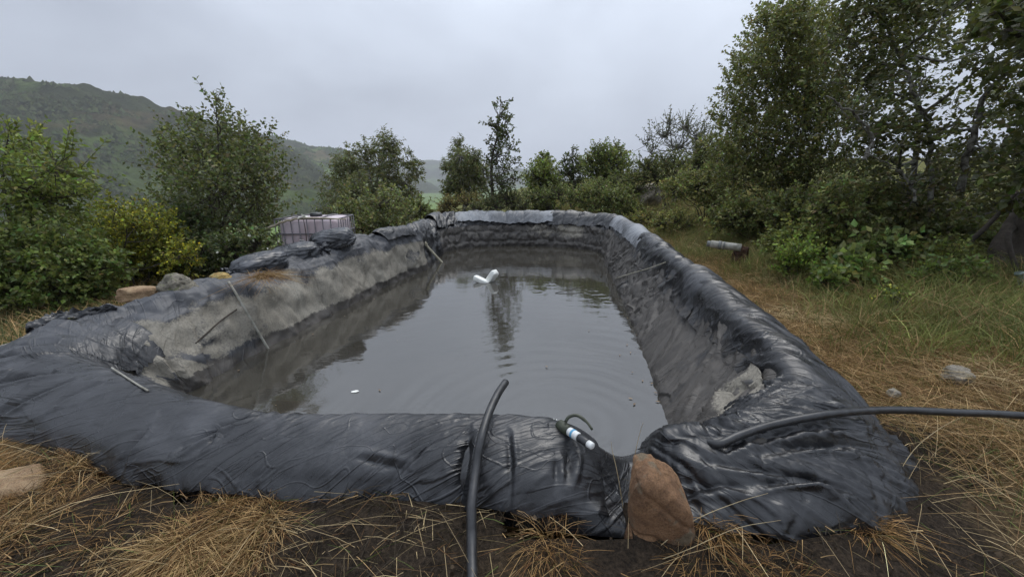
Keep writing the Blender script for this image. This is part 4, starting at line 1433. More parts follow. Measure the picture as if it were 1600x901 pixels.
# floating white containers
def bottle(cen, d, L, w, th, label):
    """bevelled foam block lying along d"""
    d = norm(np.asarray(d, float))
    sd = norm(np.cross(d, (0, 0, 1.0)))
    up = np.cross(sd, d)
    D, F = sphere_dirs(48, 32)
    k = np.sum(np.abs(D) ** 6, -1) ** (-1 / 6)
    V = D * k[..., None] * (1 + 0.05 * noise3(D[..., 0] * 2, D[..., 1] * 2, D[..., 2] * 2 + L))[..., None]
    V = np.asarray(cen) + V[..., :1] * d * L / 2 + V[..., 1:2] * sd * w / 2 + V[..., 2:] * up * th / 2
    o = mesh_np('white_float', V.reshape(-1, 3), F, M['white_foam'])
    return tag(o, label, 'float', 'white floats on the pond')


q = P(752, 438, 0.03)
bottle(q, (-0.75, 0.25, 0.30), 0.29, 0.13, 0.085, 'left of two white plastic floats on the pond, tilted low in the water')
q = P(769, 432, 0.09)
bottle(q, (0.36, -0.30, 0.58), 0.27, 0.14, 0.11, 'right of two white plastic floats on the pond, standing more upright')

o = tube('stick', spline([P(868, 458, 0.0) + (0, 0, 0.005), P(890, 453, 0.03), P(912, 447, 0.06)], 10), 0.006, M['bark'], None, 6)
tag(o, 'thin dark stick poking out of the water', 'stick')
o = tube('cord', spline([on_sheet(962, 436, 0.02), on_sheet(985, 429, 0.03), on_sheet(1012, 421, 0.02), on_sheet(1040, 411, 0.02)], 14), 0.004, M['pvc_aged'], None, 6)
tag(o, 'thin pale cord stretched down the right bank to the water', 'cord')
q = P(555, 611, 0.004)
rock('foam_fleck', q, (0.055, 0.032, 0.008), 0.2, 44.0, M['white_foam'], 'small white fleck of foam floating near the front rim', 'foam', 0.35, 2.2, res=(28, 18))
q = P(868, 665, 0.30)
for k in range(5):
    q = P(862 + 4 * k, 666 - 1.5 * (k % 3), 0.02) + (0, 0.06, 0)
# froth where the valve spills
D, F = sphere_dirs(10, 7)
Vs, Fs = [], []
for k in range(60):
    c_ = P(866, 664, 0.50) + rng.normal(0, 1, 3) * (0.014, 0.012, 0.008)
    Vs.append((D * rng.uniform(0.0015, 0.0045) + c_).reshape(-1, 3))
    Fs.append(F + k * 70)
o = mesh_np('spilling_froth', np.concatenate(Vs), np.concatenate(Fs), M['white_foam'])
tag(o, 'white froth spilling from the valve', 'froth', kind='stuff')

# pipe lying on a rotten stump at the right
root = tag(empty('plastic_drum_pipe', A(1130, 381, 6.3)), 'grey-white length of plastic pipe lying in the grass on the right', 'pipe')
a0, a1 = A(1110, 381, 6.35), A(1158, 387, 6.15)
dd = a1 - a0
tube('pipe_body', [a0 + dd * k for k in (0.0, 0.02, 0.4, 0.8, 1.0)], [0.050, 0.058, 0.058, 0.058, 0.058], M['pvc_dull'], root, 20)
tube('socket_ring', [a0 + dd * k for k in (0.26, 0.27, 0.36, 0.37)], [0.058, 0.066, 0.066, 0.058], M['grey_pipe'], root, 20)
tube('socket_ring', [a0 + dd * k for k in (0.42, 0.43, 0.47, 0.48)], [0.058, 0.064, 0.064, 0.058], M['grey_pipe'], root, 20)
tube('pipe_tip', [a0 + dd * k for k in (-0.12, -0.11, 0.05, 0.06)], [0.030, 0.046, 0.046, 0.03], M['grey_pipe'], root, 20)
q = A(1155, 392, 6.2)
rock('tree_stump', q + (0.04, 0.03, -0.10), (0.22, 0.2, 0.32), 0.2, 51.0, M['rust_wood'], 'rotten dark brown stump under the end of the grey pipe', 'stump', 0.34, 2.6)

root = tag(empty('standpipe', A(1597, 500, 4.0)), 'grey-green upright pipe at the right edge beside the gnarled trunk', 'pipe')
pp = spline([A(1612, 520, 3.9), A(1603, 480, 3.95), A(1597, 445, 4.0), A(1592, 425, 4.02)], 14)
tube('pipe_body', pp, 0.026, M['green_pipe'], root, 12)
tube('pipe_socket', [pp[-2], (pp[-1] + pp[-2]) / 2, pp[-1]], [0.036, 0.036, 0.032], M['green_pipe'], root, 12)

# fence posts behind the back rim
for (u, v0, v1, Y, w_, lab) in ((768, 372, 316, 12.9, 0.075, 'tallest weathered post behind the back rim beside the slender tree'), (813, 352, 332, 12.7, 0.05, 'short post stub showing over the pale sheet at the back rim'), (855, 352, 331, 12.6, 0.07, 'short squared post at the right end of the pale sheet')):
    t_, b_ = A(u, v1, Y), A(u, v0, Y)
    b_[2] = min(b_[2], 0.4)
    b_[0] = t_[0]
    k = np.linspace(0, 1, 8)[:, None]
    o = tube('wooden_post', b_ + (t_ - b_) * k + rng.normal(0, 0.004, (8, 3)), np.array([1, 1, 1, 1, 1, 1, 0.97, 0.85]) * w_, M['post'], None, 7)
    tag(o, lab, 'post', 'posts behind the back rim')

# scraps of sheet lying outside the left bank and bunched at the corner
def scrap(name, pts, seed, label, nu=60, nv=26, amp=0.05):
    c = np.asarray(pts, float)
    u, v = np.linspace(0, 1, nu), np.linspace(0, 1, nv)
    a_, b_ = spline(c[0], nu), spline(c[1], nu)
    V = a_[:, None] * (1 - v[None, :, None]) + b_[:, None] * v[None, :, None]
    U, Vv = np.meshgrid(u, v, indexing='ij')
    h = amp * (0.6 - np.abs(n2(U * 5, Vv * 3, seed)) * 1.6) + 0.4 * amp * n2(U * 13, Vv * 7, seed + 1)
    V = V + h[..., None] * np.array([0.2, -0.3, 1.0])
    col = rgb3(0 * h, 0.35 + 3 * h, 0 * h)
    o = mesh_np(name, V.reshape(-1, 3), grid_faces(nu, nv), M['plastic'], col=np.clip(col, 0, 1).reshape(-1, 3))
    return tag(o, label, 'plastic scrap', 'scraps of plastic')


scrap('plastic_scrap', [[P(45, 508, 0.62), P(85, 492, 0.66), P(130, 485, 0.69), P(178, 480, 0.70)], [P(40, 520, 0.60), P(90, 508, 0.62), P(130, 498, 0.64), P(185, 486, 0.66)]], 401, 'rumpled black scrap of plastic on the outer edge of the left bank', amp=0.06)
scrap('plastic_scrap', [[A(676, 338, 10.85), A(681, 334, 10.9), A(686, 335, 10.95), A(693, 343, 11.0)], [A(676, 372, 10.75), A(682, 372, 10.75), A(690, 372, 10.75), A(697, 370, 10.8)]], 411, 'black flap of plastic sticking up at the back left corner', 30, 30, 0.06)

# specks of leaf litter and scum drifting on the water
g = np.random.default_rng(77)
n_ = 420
x_, y_ = g.uniform(-2.6, 2.1, n_), g.uniform(2.3, 11.0, n_)
wp = spline_at(_W, _ss, True)[:, :2]
ok = inside(wp, x_, y_) & (g.random(n_) < 0.12 + np.exp(-poly_dist(wp, x_, y_) / 0.22))
x_, y_ = x_[ok], y_[ok]
a_ = g.uniform(0, 6.28, len(x_))
r_ = g.uniform(0.006, 0.022, len(x_))
q_ = np.stack([np.stack([x_ + r_ * np.cos(a_ + k) * (1 if i % 2 else 0.45), y_ + r_ * np.sin(a_ + k) * (1 if i % 2 else 0.45), np.full(len(x_), 0.009)], -1) for i, k in enumerate((0, 1.57, 3.14, 4.71))], 1)
o = mesh_np('floating_litter', q_.reshape(-1, 3), np.arange(len(x_) * 4).reshape(-1, 4), M['dead_wood'], smooth=False)
tag(o, 'tiny brown leaf fragments drifting on the pond', 'litter', kind='stuff')
# ================================================================== PLANTS
def leaf_cloud(name, p, d, L, W, tint, parent, mat=None, droop=0.15):
    """one leaf per row: rhombic blade folded slightly along its rib"""
    n = len(p)
    d = norm(d + np.array([0, 0, -droop]))
    r = rng.normal(0, 1, (n, 3)) + np.array([0, 0, 0.9])
    side = norm(np.cross(d, r))
    up = np.cross(side, d)
    L, W = L[:, None], W[:, None]
    V = np.stack([p, p + d * L * 0.42 + side * W + up * W * 0.25, p + d * L, p + d * L * 0.42 - side * W + up * W * 0.25], 1)
    F = np.arange(n * 4).reshape(n, 4)
    return mesh_np(name, V.reshape(-1, 3), F, mat or M['leaf'], parent, smooth=False, col=np.repeat(np.clip(tint, 0.002, 1), 4, 0))


def tints(n, base, var=0.35, hue=0.12, young=0.0, yc=(0.16, 0.19, 0.04)):
    t = np.asarray(base) * np.array([2.25, 2.05, 1.60]) * np.exp(rng.normal(0, var, (n, 1))) * (1 + rng.normal(0, hue, (n, 3)))
    if young > 0:
        k = (rng.random((n, 1)) < young)
        t = np.where(k, np.asarray(yc) * np.exp(rng.normal(0, 0.2, (n, 1))), t)
    return t


def plant(name, label, cat, base, clumps, Y, leaf=(0.06, 0.022), n_leaf=6000, tint=(0.05, 0.07, 0.025), twig=0.35, up=0.5, trunk=0.05,
          depth=0.8, bark='bark', young=0.0, yc=(0.16, 0.19, 0.04), group=None, per=14, droop=0.15, stems=1, wind=(0, 0, 0), var=0.35, bare=0.0, shell=0.55, lift=0.5, flowers=None, hue=0.12, limb=1.0):
    """clumps: (u, v, ru, rv) in photograph pixels at distance Y; each becomes a volume of leafy twigs on its own limb"""
    base = np.asarray(base, float)
    gz = float(ground_z(base[0], base[1]))
    base = np.array([base[0], base[1], gz - 0.03])
    root = tag(empty(name, base), label, cat, group)
    sc = Y / FPX
    C, R = [], []
    for i, (u, v, ru, rv) in enumerate(clumps):
        rx, rz_ = ru * sc, rv * sc
        dy = (rng.random() - 0.5) * 2 * depth
        c = A(u, v, Y + dy)
        C.append(c)
        R.append((rx, max(0.5 * (rx + rz_), 0.5 * rx), rz_))
    C, R = np.array(C), np.array(R)
    vol = R[:, 0] * R[:, 2] * np.sqrt(R[:, 1])
    T = max(int(n_leaf / per), 8)
    which = rng.choice(len(C), T, p=vol / vol.sum())
    d = norm(rng.normal(0, 1, (T, 3)))
    rr = rng.random((T, 1)) ** shell
    p0 = C[which] + d * R[which] * rr * 0.80
    td = norm(d * 0.8 + rng.normal(0, 0.45, (T, 3)) + np.array([0, 0, up]) + np.asarray(wind))
    tl = twig * rng.uniform(0.5, 1.25, T) * np.clip(R[which].mean(1) / max(R.mean(), 1e-6), 0.6, 1.3)
    # leaves along the twigs
    k = np.tile(np.linspace(0.12, 1.0, per), (T, 1)) + rng.normal(0, 0.04, (T, per))
    pos = p0[:, None] + td[:, None] * (tl[:, None] * k)[..., None]
    sidev = norm(np.cross(td, rng.normal(0, 1, (T, 3))))
    ph = np.cumsum(np.full((T, per), 2.4), 1) + rng.random((T, 1)) * 6
    s2 = np.cross(td, sidev)
    ld = td[:, None] * 0.65 + (np.cos(ph)[..., None] * sidev[:, None] + np.sin(ph)[..., None] * s2[:, None]) * 0.8 + rng.normal(0, 0.3, (T, per, 3)) + np.asarray(wind)
    pos, ld = pos.reshape(-1, 3), norm(ld.reshape(-1, 3))
    if bare > 0:
        keep = np.repeat(rng.random(T) > bare, per)
        pos, ld = pos[keep], ld[keep]
    n = len(pos)
    L = leaf[0] * rng.uniform(0.6, 1.3, n)
    W = leaf[1] * rng.uniform(0.7, 1.25, n)
    tn = np.repeat(np.exp(rng.normal(0, 0.22, (T, 1))), per, 0)
    if bare > 0:
        tn = tn[keep]
    tt = tints(n, tint, var, hue, young, yc) * tn
    crown = leaf_cloud('crown', pos, ld, L, W, tt, root, droop=droop)
    if flowers:
        fc, fn, fs = flowers
        ii = rng.choice(n, fn)
        leaf_cloud('blossom', pos[ii] + rng.normal(0, 0.01, (fn, 3)), norm(rng.normal(0, 1, (fn, 3)) + (0, -0.4, 0.4)), np.full(fn, fs), np.full(fn, fs * 0.42), tints(fn, fc, 0.12, 0.04), root)
    # trunk, limbs and twigs
    tubes, boughs = [], []
    topi = int(np.argmax(C[:, 2]))
    top = C[topi] + np.array([0, 0, R[topi][2] * 0.5])
    for s in range(stems):
        b = base + (rng.normal(0, 0.10, 3) * (1, 1, 0) if stems > 1 else 0)
        tgt = top if s == 0 else C[rng.integers(len(C))]
        mid = b * (1 - lift) + tgt * lift
        mid = np.array([b[0] * 0.72 + tgt[0] * 0.28, b[1] * 0.72 + tgt[1] * 0.28, mid[2]]) + rng.normal(0, 0.05, 3) * np.linalg.norm(tgt - b) * 0.35
        path = spline([b, (b * 0.6 + mid * 0.4) + rng.normal(0, 0.03, 3), mid, (mid + tgt) / 2 + rng.normal(0, 0.05, 3), tgt], 22)
        rad = trunk * (1 - np.linspace(0, 1, 22)) ** 0.8 + 0.004
        rad[:3] *= np.array([1.5, 1.25, 1.1])
        if s == 0:
            main = path
        tubes.append(tube_arrays(path, rad / math.sqrt(stems), 9))
    for i, c in enumerate(C):
        zz = main[:, 2]
        ok = np.where(zz < c[2] - 0.25 * np.linalg.norm(c[:2] - main[len(main) // 2][:2]))[0]
        j = int(ok[-1]) if len(ok) else 3
        j = min(max(j, 3), 18)
        b = main[j]
        m_ = (b + c) / 2 + np.array([0, 0, -0.12 * np.linalg.norm(c - b)]) + rng.normal(0, 0.06, 3)
        path = spline([b, m_, c], 12)
        r0 = limb * trunk * 0.5 * (1 - j / 26)
        boughs.append(tube_arrays(path, np.linspace(r0, 0.006, 12), 6, cap=False))
    jj = rng.choice(T, min(T, 260), replace=False)
    for t in jj:
        c = C[which[t]]
        st_ = c + (p0[t] - c) * 0.25
        en = p0[t] + td[t] * tl[t] * 0.95
        path = np.array([st_, p0[t] + rng.normal(0, 0.015, 3), en])
        boughs.append(tube_arrays(path, np.array([0.010, 0.006, 0.0025]) * max(Y / 8, 0.6), 3, cap=False))
    V, F = join_tubes(tubes)
    stem = mesh_np('trunk', V, F, M[bark], root)
    mesh_np('branch_work', *join_tubes(boughs), M[bark], stem)
    return root


DG, MG, LG, OL = (0.030, 0.042, 0.018), (0.055, 0.080, 0.026), (0.085, 0.115, 0.034), (0.060, 0.068, 0.028)

# ---- left of the pond
plant('young_tree', 'feathery light green young tree at the far left edge', 'tree', A(40, 480, 5.6), [(18, 225, 22, 30), (45, 235, 24, 34), (85, 262, 36, 30), (20, 290, 45, 35), (75, 310, 50, 35), (110, 290, 26, 22), (30, 350, 50, 35), (95, 360, 45, 30)], 5.6,
      (0.075, 0.018), 5200, (0.070, 0.095, 0.030), 0.42, 0.55, 0.035, 0.6, young=0.25, group='plants beyond the left bank', wind=(0.25, 0, 0))
plant('leafy_shrub', 'lush green shrub at the far left behind the scraps of plastic', 'shrub', A(80, 490, 4.9), [(30, 385, 60, 40), (100, 395, 60, 45), (150, 420, 40, 40), (20, 440, 60, 45), (90, 450, 70, 40), (150, 460, 40, 25), (-60, 420, 60, 60)], 4.9,
      (0.056, 0.020), 19000, (0.066, 0.092, 0.034), 0.26, 0.35, 0.03, 0.55, stems=4, group='plants beyond the left bank', young=0.12)
plant('yellow_flowering_bush', 'bush with yellow-green tips and yellow flowers behind the tan rocks', 'bush', A(215, 470, 6.0), [(180, 330, 22, 18), (165, 360, 34, 30), (215, 350, 34, 30), (250, 360, 28, 28), (190, 395, 50, 38), (255, 395, 38, 36), (225, 425, 60, 32), (285, 400, 22, 30)], 6.0,
      (0.048, 0.015), 14000, (0.100, 0.115, 0.026), 0.26, 0.6, 0.03, 0.5, stems=4, group='plants beyond the left bank', young=0.30, yc=(0.26, 0.26, 0.03), flowers=((0.50, 0.42, 0.04), 1100, 0.034))
plant('dark_leaved_tree', 'dark leafy tree with upright sprays left of the tank', 'tree', A(340, 420, 7.6), [(340, 188, 20, 26), (318, 212, 26, 24), (365, 212, 24, 24), (270, 225, 24, 22), (405, 232, 26, 22), (330, 250, 50, 30), (375, 255, 45, 30), (290, 265, 42, 28), (415, 270, 24, 28), (340, 300, 70, 34), (290, 320, 40, 30), (400, 315, 40, 34), (345, 350, 70, 32), (410, 355, 34, 30), (300, 375, 45, 34), (380, 390, 50, 30)], 7.6,
      (0.068, 0.021), 17000, (0.046, 0.056, 0.028), 0.55, 0.9, 0.06, 0.8, stems=3, group='plants beyond the left bank', var=0.4)
plant('dark_shrub', 'dark low shrub between the yellow bush and the dark tree', 'shrub', A(290, 440, 6.6), [(290, 360, 36, 36), (275, 400, 34, 34), (320, 400, 40, 32), (345, 420, 30, 20)], 6.6,
      (0.060, 0.024), 6500, (0.036, 0.050, 0.026), 0.24, 0.3, 0.03, 0.4, stems=3, group='plants beyond the left bank')
plant('flowering_shrub', 'low shrub with small white flowers in front of the tank', 'shrub', A(395, 430, 6.1), [(362, 390, 26, 24), (388, 396, 28, 24), (402, 380, 20, 24), (355, 410, 24, 16)], 6.1,
      (0.050, 0.020), 4500, (0.045, 0.060, 0.030), 0.22, 0.5, 0.02, 0.35, stems=3, group='plants beyond the left bank', flowers=((0.62, 0.62, 0.52), 60, 0.045))
plant('pale_shrub', 'pale olive shrub behind the tank under the tall gum tree', 'shrub', A(590, 385, 10.5), [(560, 340, 30, 22), (600, 320, 36, 22), (575, 360, 36, 20), (630, 345, 26, 22), (610, 360, 40, 20), (545, 325, 20, 20)], 10.5,
      (0.075, 0.026), 7000, (0.090, 0.105, 0.050), 0.34, 0.6, 0.04, 0.6, stems=4, group='plants beyond the left bank', young=0.12, yc=(0.26, 0.28, 0.18))
plant('rounded_bush', 'small rounded bush right of the gum tree before the green field', 'bush', A(655, 350, 12.5), [(655, 328, 16, 12), (640, 335, 14, 10), (668, 336, 10, 10), (652, 345, 24, 10)], 12.5,
      (0.075, 0.028), 2600, (0.062, 0.075, 0.030), 0.26, 0.4, 0.03, 0.4, stems=3, group='plants beyond the left bank')
# ---- beyond the back rim
GUM = dict(leaf=(0.16, 0.026), up=0.1, droop=0.55, bark='mossy_bark', per=16, var=0.3)
plant('gum_tree', 'broad grey-green gum tree with many pointed tops left of centre', 'tree', A(585, 372, 21), [(552, 238, 8, 14), (573, 236, 12, 20), (602, 228, 15, 20), (615, 240, 14, 22), (590, 255, 20, 20), (638, 252, 9, 18), (652, 266, 8, 16), (535, 262, 16, 24), (560, 268, 24, 24), (610, 275, 20, 22), (640, 290, 14, 18), (525, 300, 16, 32), (560, 305, 28, 30), (600, 310, 24, 26), (520, 335, 16, 26), (555, 340, 26, 22), (640, 315, 16, 16)], 21,
      n_leaf=24000, tint=(0.062, 0.070, 0.036), twig=0.48, trunk=0.16, depth=1.4, stems=3, group='trees beyond the pond', **GUM)
plant('gum_tree', 'smaller gum tree with two rounded tops beside the slender tree', 'tree', A(728, 335, 22), [(714, 232, 9, 16), (720, 248, 14, 16), (704, 262, 12, 14), (741, 248, 8, 14), (740, 266, 13, 18), (722, 278, 20, 18), (755, 270, 7, 16), (702, 292, 12, 14), (745, 292, 14, 16), (720, 302, 22, 12)], 22,
      n_leaf=12000, tint=(0.062, 0.072, 0.036), twig=0.42, trunk=0.12, depth=1.0, stems=2, group='trees beyond the pond', **GUM)
plant('slender_tree', 'tall slender sparse dark tree standing behind the back rim', 'tree', A(772, 345, 13), [(783, 162, 5, 12), (779, 180, 10, 12), (790, 188, 9, 12), (775, 200, 12, 10), (793, 208, 12, 10), (782, 220, 14, 11), (798, 232, 11, 9), (770, 228, 10, 9), (780, 243, 16, 10), (803, 255, 10, 7), (768, 255, 10, 9), (785, 263, 18, 10), (800, 278, 13, 8), (768, 280, 10, 8), (785, 292, 18, 12), (775, 310, 24, 12)], 13,
      (0.085, 0.034), 1900, (0.030, 0.037, 0.020), 0.34, 0.5, 0.055, 0.35, group='trees beyond the pond', lift=0.5, var=0.3, per=10)
plant('cone_bush', 'bright green cone-shaped tree right of the slender tree', 'tree', A(850, 335, 17), [(852, 246, 8, 8), (850, 258, 16, 12), (846, 274, 24, 14), (850, 292, 30, 14)], 17,
      (0.085, 0.032), 5200, (0.075, 0.100, 0.030), 0.4, 0.6, 0.06, 0.6, stems=2, group='trees beyond the pond', young=0.15)
plant('sparse_tree', 'thin sparse tree between the cone-shaped tree and the round bush', 'tree', A(893, 335, 17.5), [(893, 246, 9, 10), (884, 256, 9, 10), (902, 258, 9, 10), (890, 272, 16, 12), (900, 288, 20, 12)], 17.5,
      (0.10, 0.036), 1700, (0.040, 0.050, 0.026), 0.4, 0.5, 0.04, 0.5, group='trees beyond the pond')
plant('round_tree', 'rounded green tree with a frayed top behind the back right corner', 'tree', A(950, 335, 16), [(940, 240, 16, 10), (962, 240, 16, 10), (930, 256, 18, 14), (955, 258, 24, 14), (974, 260, 10, 14), (940, 276, 30, 14), (970, 280, 18, 10)], 16,
      (0.085, 0.032), 6800, (0.068, 0.088, 0.030), 0.45, 0.6, 0.07, 0.7, stems=2, group='trees beyond the pond', young=0.1)
plant('bare_tree', 'nearly leafless twiggy tree on the skyline left of the thicket', 'tree', A(1050, 330, 15), [(1012, 222, 10, 16), (1018, 240, 12, 16), (1045, 192, 12, 12), (1040, 212, 16, 16), (1070, 200, 18, 14), (1090, 215, 16, 18), (1060, 230, 22, 16), (1095, 240, 18, 16)], 15,
      (0.07, 0.026), 2600, (0.045, 0.052, 0.030), 0.55, 0.7, 0.07, 0.7, stems=3, group='trees beyond the pond', bare=0.35, bark='mossy_bark', per=10)
# ---- low growth behind the back rim
plant('low_shrub', 'low grey-green shrub under the slender tree', 'shrub', A(790, 350, 12.8), [(770, 322, 16, 12), (795, 315, 22, 14), (815, 322, 18, 12), (745, 328, 16, 8)], 12.8, (0.055, 0.020), 4200, (0.050, 0.058, 0.032), 0.26, 0.5, 0.02, 0.4, stems=4, group='shrubs behind the back rim')
plant('low_shrub', 'dry yellowish scrub behind the left part of the back rim', 'shrub', A(720, 350, 14), [(705, 322, 18, 10), (735, 318, 20, 10), (695, 332, 14, 8)], 14, (0.060, 0.016), 3000, (0.095, 0.085, 0.038), 0.3, 0.8, 0.02, 0.4, stems=4, group='shrubs behind the back rim')
plant('low_shrub', 'green shrub below the cone-shaped tree', 'shrub', A(850, 350, 13.5), [(840, 310, 26, 12), (868, 305, 24, 14), (850, 325, 30, 10)], 13.5, (0.060, 0.022), 4500, (0.062, 0.080, 0.032), 0.28, 0.5, 0.02, 0.4, stems=4, group='shrubs behind the back rim')
plant('low_shrub', 'wide pale-flecked shrub behind the back right corner', 'shrub', A(950, 355, 12.6), [(905, 310, 28, 14), (935, 300, 28, 16), (965, 312, 30, 18), (930, 325, 32, 12), (985, 330, 24, 16), (960, 338, 28, 10)], 12.6, (0.060, 0.024), 8500, (0.072, 0.090, 0.036), 0.28, 0.5, 0.02, 0.5, stems=5, group='shrubs behind the back rim', flowers=((0.36, 0.38, 0.30), 260, 0.04))
plant('low_shrub', 'dark shrub on the skyline below the bare tree', 'shrub', A(1040, 330, 14), [(1010, 262, 22, 14), (1045, 258, 28, 16), (1080, 262, 30, 18), (1030, 280, 40, 14), (990, 278, 20, 12)], 14, (0.065, 0.024), 8500, (0.062, 0.072, 0.032), 0.35, 0.5, 0.03, 0.6, stems=5, group='shrubs behind the back rim')
plant('low_shrub', 'grey-green shrub on the rise between the rock and the grass track', 'shrub', A(990, 330, 14.5), [(965, 290, 26, 10), (990, 298, 20, 10), (940, 292, 20, 8)], 14.5, (0.06, 0.022), 3000, (0.058, 0.070, 0.034), 0.26, 0.4, 0.02, 0.4, stems=4, group='shrubs behind the back rim')
plant('low_shrub', 'dense green shrub at the left foot of the thicket', 'shrub', A(1100, 355, 10.5), [(1060, 296, 32, 18), (1100, 290, 36, 24), (1125, 312, 30, 20)], 10.5, (0.060, 0.022), 8000, (0.085, 0.096, 0.042), 0.3, 0.5, 0.03, 0.6, stems=5, group='shrubs below the thicket')
# ---- the thicket on the right
plant('thicket_tree', 'tall dense green tree at the left side of the thicket', 'tree', A(1245, 380, 8.6), [(1222, 10, 20, 20), (1262, 14, 22, 20), (1205, 45, 28, 28), (1250, 45, 40, 30), (1180, 85, 30, 34), (1230, 90, 46, 38), (1285, 80, 40, 40), (1155, 130, 24, 36), (1200, 140, 44, 40), (1262, 140, 50, 42), (1140, 185, 26, 34), (1190, 200, 48, 42), (1250, 205, 50, 42), (1305, 170, 40, 46), (1150, 240, 36, 34), (1210, 262, 52, 36), (1275, 265, 50, 40), (1160, 285, 44, 30), (1235, 310, 50, 30)], 8.6,
      (0.056, 0.021), 50000, (0.080, 0.090, 0.038), 0.42, 0.6, 0.10, 0.9, stems=3, group='thicket on the right', young=0.10, yc=(0.17, 0.18, 0.10), per=16, wind=(-0.1, 0, 0))
plant('thicket_tree', 'big dark wind-blown tree with lichen-pale limbs in the right of the thicket', 'tree', A(1440, 430, 6.4), [(1345, -10, 50, 40), (1430, -20, 55, 40), (1520, -10, 55, 40), (1600, 30, 50, 50), (1330, 60, 50, 40), (1400, 55, 55, 40), (1480, 60, 40, 34), (1550, 90, 46, 36), (1345, 130, 50, 40), (1420, 135, 36, 26), (1505, 175, 40, 28), (1590, 160, 40, 36), (1340, 205, 50, 40), (1410, 220, 44, 30), (1480, 250, 46, 32), (1560, 255, 50, 40), (1350, 280, 56, 36), (1430, 305, 56, 34), (1510, 320, 56, 36), (1590, 320, 46, 40)], 6.4,
      (0.068, 0.022), 30000, (0.056, 0.062, 0.030), 0.45, 0.25, 0.085, 1.0, stems=3, group='thicket on the right', bark='mossy_bark', per=14, wind=(0.75, 0, 0.15), limb=1.3, young=0.10, yc=(0.17, 0.18, 0.11))
leaning = plant('thicket_tree', 'gnarled dark tree leaning at the right edge of the picture', 'tree', A(1572, 470, 4.6), [(1640, 60, 70, 60), (1700, 150, 80, 70), (1640, 230, 60, 50), (1560, 20, 40, 30), (1720, 0, 80, 70), (1610, 300, 30, 30)], 4.6,
      (0.085, 0.030), 7000, (0.036, 0.044, 0.020), 0.4, 0.3, 0.16, 0.6, group='thicket on the right', wind=(0.6, 0, 0), lift=0.4)
plant('understory_bush', 'dark bush filling the foot of the thicket in the middle', 'bush', A(1320, 400, 6.9), [(1250, 350, 44, 26), (1310, 345, 50, 30), (1370, 355, 50, 30), (1290, 375, 50, 20), (1230, 330, 40, 26)], 6.9, (0.062, 0.024), 12000, (0.062, 0.074, 0.032), 0.3, 0.35, 0.03, 0.5, stems=5, group='shrubs below the thicket')
plant('understory_bush', 'dark bush at the foot of the thicket by the gnarled trunk', 'bush', A(1460, 430, 5.7), [(1400, 385, 40, 24), (1450, 375, 46, 30), (1510, 385, 44, 30), (1540, 415, 30, 20), (1470, 410, 50, 18)], 5.7, (0.062, 0.024), 11000, (0.056, 0.068, 0.028), 0.28, 0.35, 0.03, 0.5, stems=5, group='shrubs below the thicket', wind=(0.3, 0, 0))
plant('understory_bush', 'green bush behind the grey pipe on the right', 'bush', A(1190, 375, 7.8), [(1160, 340, 36, 22), (1205, 350, 36, 20), (1180, 365, 36, 12), (1130, 345, 26, 14)], 7.8, (0.060, 0.022), 8500, (0.070, 0.082, 0.034), 0.28, 0.45, 0.02, 0.4, stems=5, group='shrubs below the thicket')
plant('understory_bush', 'grey-green bush joining the bare tree to the thicket', 'bush', A(1110, 345, 11.5), [(1105, 235, 22, 22), (1130, 255, 28, 26), (1090, 262, 26, 20), (1115, 285, 36, 22)], 11.5, (0.065, 0.024), 7500, (0.066, 0.076, 0.036), 0.34, 0.5, 0.03, 0.5, stems=5, group='shrubs below the thicket')
plant('understory_bush', 'pale green bush under the dark tree in front of the shade', 'bush', A(1340, 410, 6.1), [(1300, 325, 34, 26), (1350, 320, 40, 26), (1395, 335, 36, 26), (1330, 360, 40, 20), (1410, 360, 30, 20)], 6.1, (0.065, 0.024), 8000, (0.070, 0.082, 0.036), 0.3, 0.4, 0.03, 0.5, stems=5, group='shrubs below the thicket')
plant('low_shrub', 'small pale green shrub on the grass slope beyond the right bank', 'shrub', A(1045, 372, 9.6), [(1035, 350, 18, 10), (1055, 345, 18, 12), (1070, 356, 16, 10)], 9.6, (0.050, 0.018), 2600, (0.095, 0.105, 0.042), 0.22, 0.6, 0.015, 0.3, stems=4, group='shrubs behind the back rim')
plant('low_shrub', 'yellowish low shrub right behind the back right corner', 'shrub', A(1000, 362, 11.6), [(985, 350, 20, 10), (1010, 345, 20, 12)], 11.6, (0.052, 0.018), 2400, (0.105, 0.108, 0.042), 0.24, 0.6, 0.015, 0.3, stems=4, group='shrubs behind the back rim')
# young growth in the grass
plant('broadleaf_plant', 'pale broad-leaved plant in the grass before the dark bush', 'plant', A(1385, 430, 5.0), [(1350, 398, 24, 12), (1395, 392, 26, 12), (1330, 412, 20, 8), (1420, 405, 18, 10)], 5.0, (0.095, 0.038), 700, (0.090, 0.125, 0.050), 0.24, 0.7, 0.012, 0.25, stems=4, group='young plants in the grass', per=7)
plant('fern_plant', 'bright green ferny plant beside the right bank', 'plant', A(1245, 430, 5.2), [(1240, 405, 14, 16), (1255, 412, 14, 12), (1230, 418, 10, 10)], 5.2, (0.045, 0.013), 2600, (0.085, 0.130, 0.030), 0.22, 1.0, 0.012, 0.15, stems=3, group='young plants in the grass', per=22, young=0.2)
plant('leafy_plant', 'leafy weed left of the yellow-flowered weed', 'plant', A(1320, 455, 4.7), [(1310, 430, 20, 14), (1335, 438, 20, 12), (1290, 440, 14, 10)], 4.7, (0.070, 0.026), 1100, (0.075, 0.110, 0.036), 0.2, 0.7, 0.01, 0.2, stems=4, group='young plants in the grass', per=10)
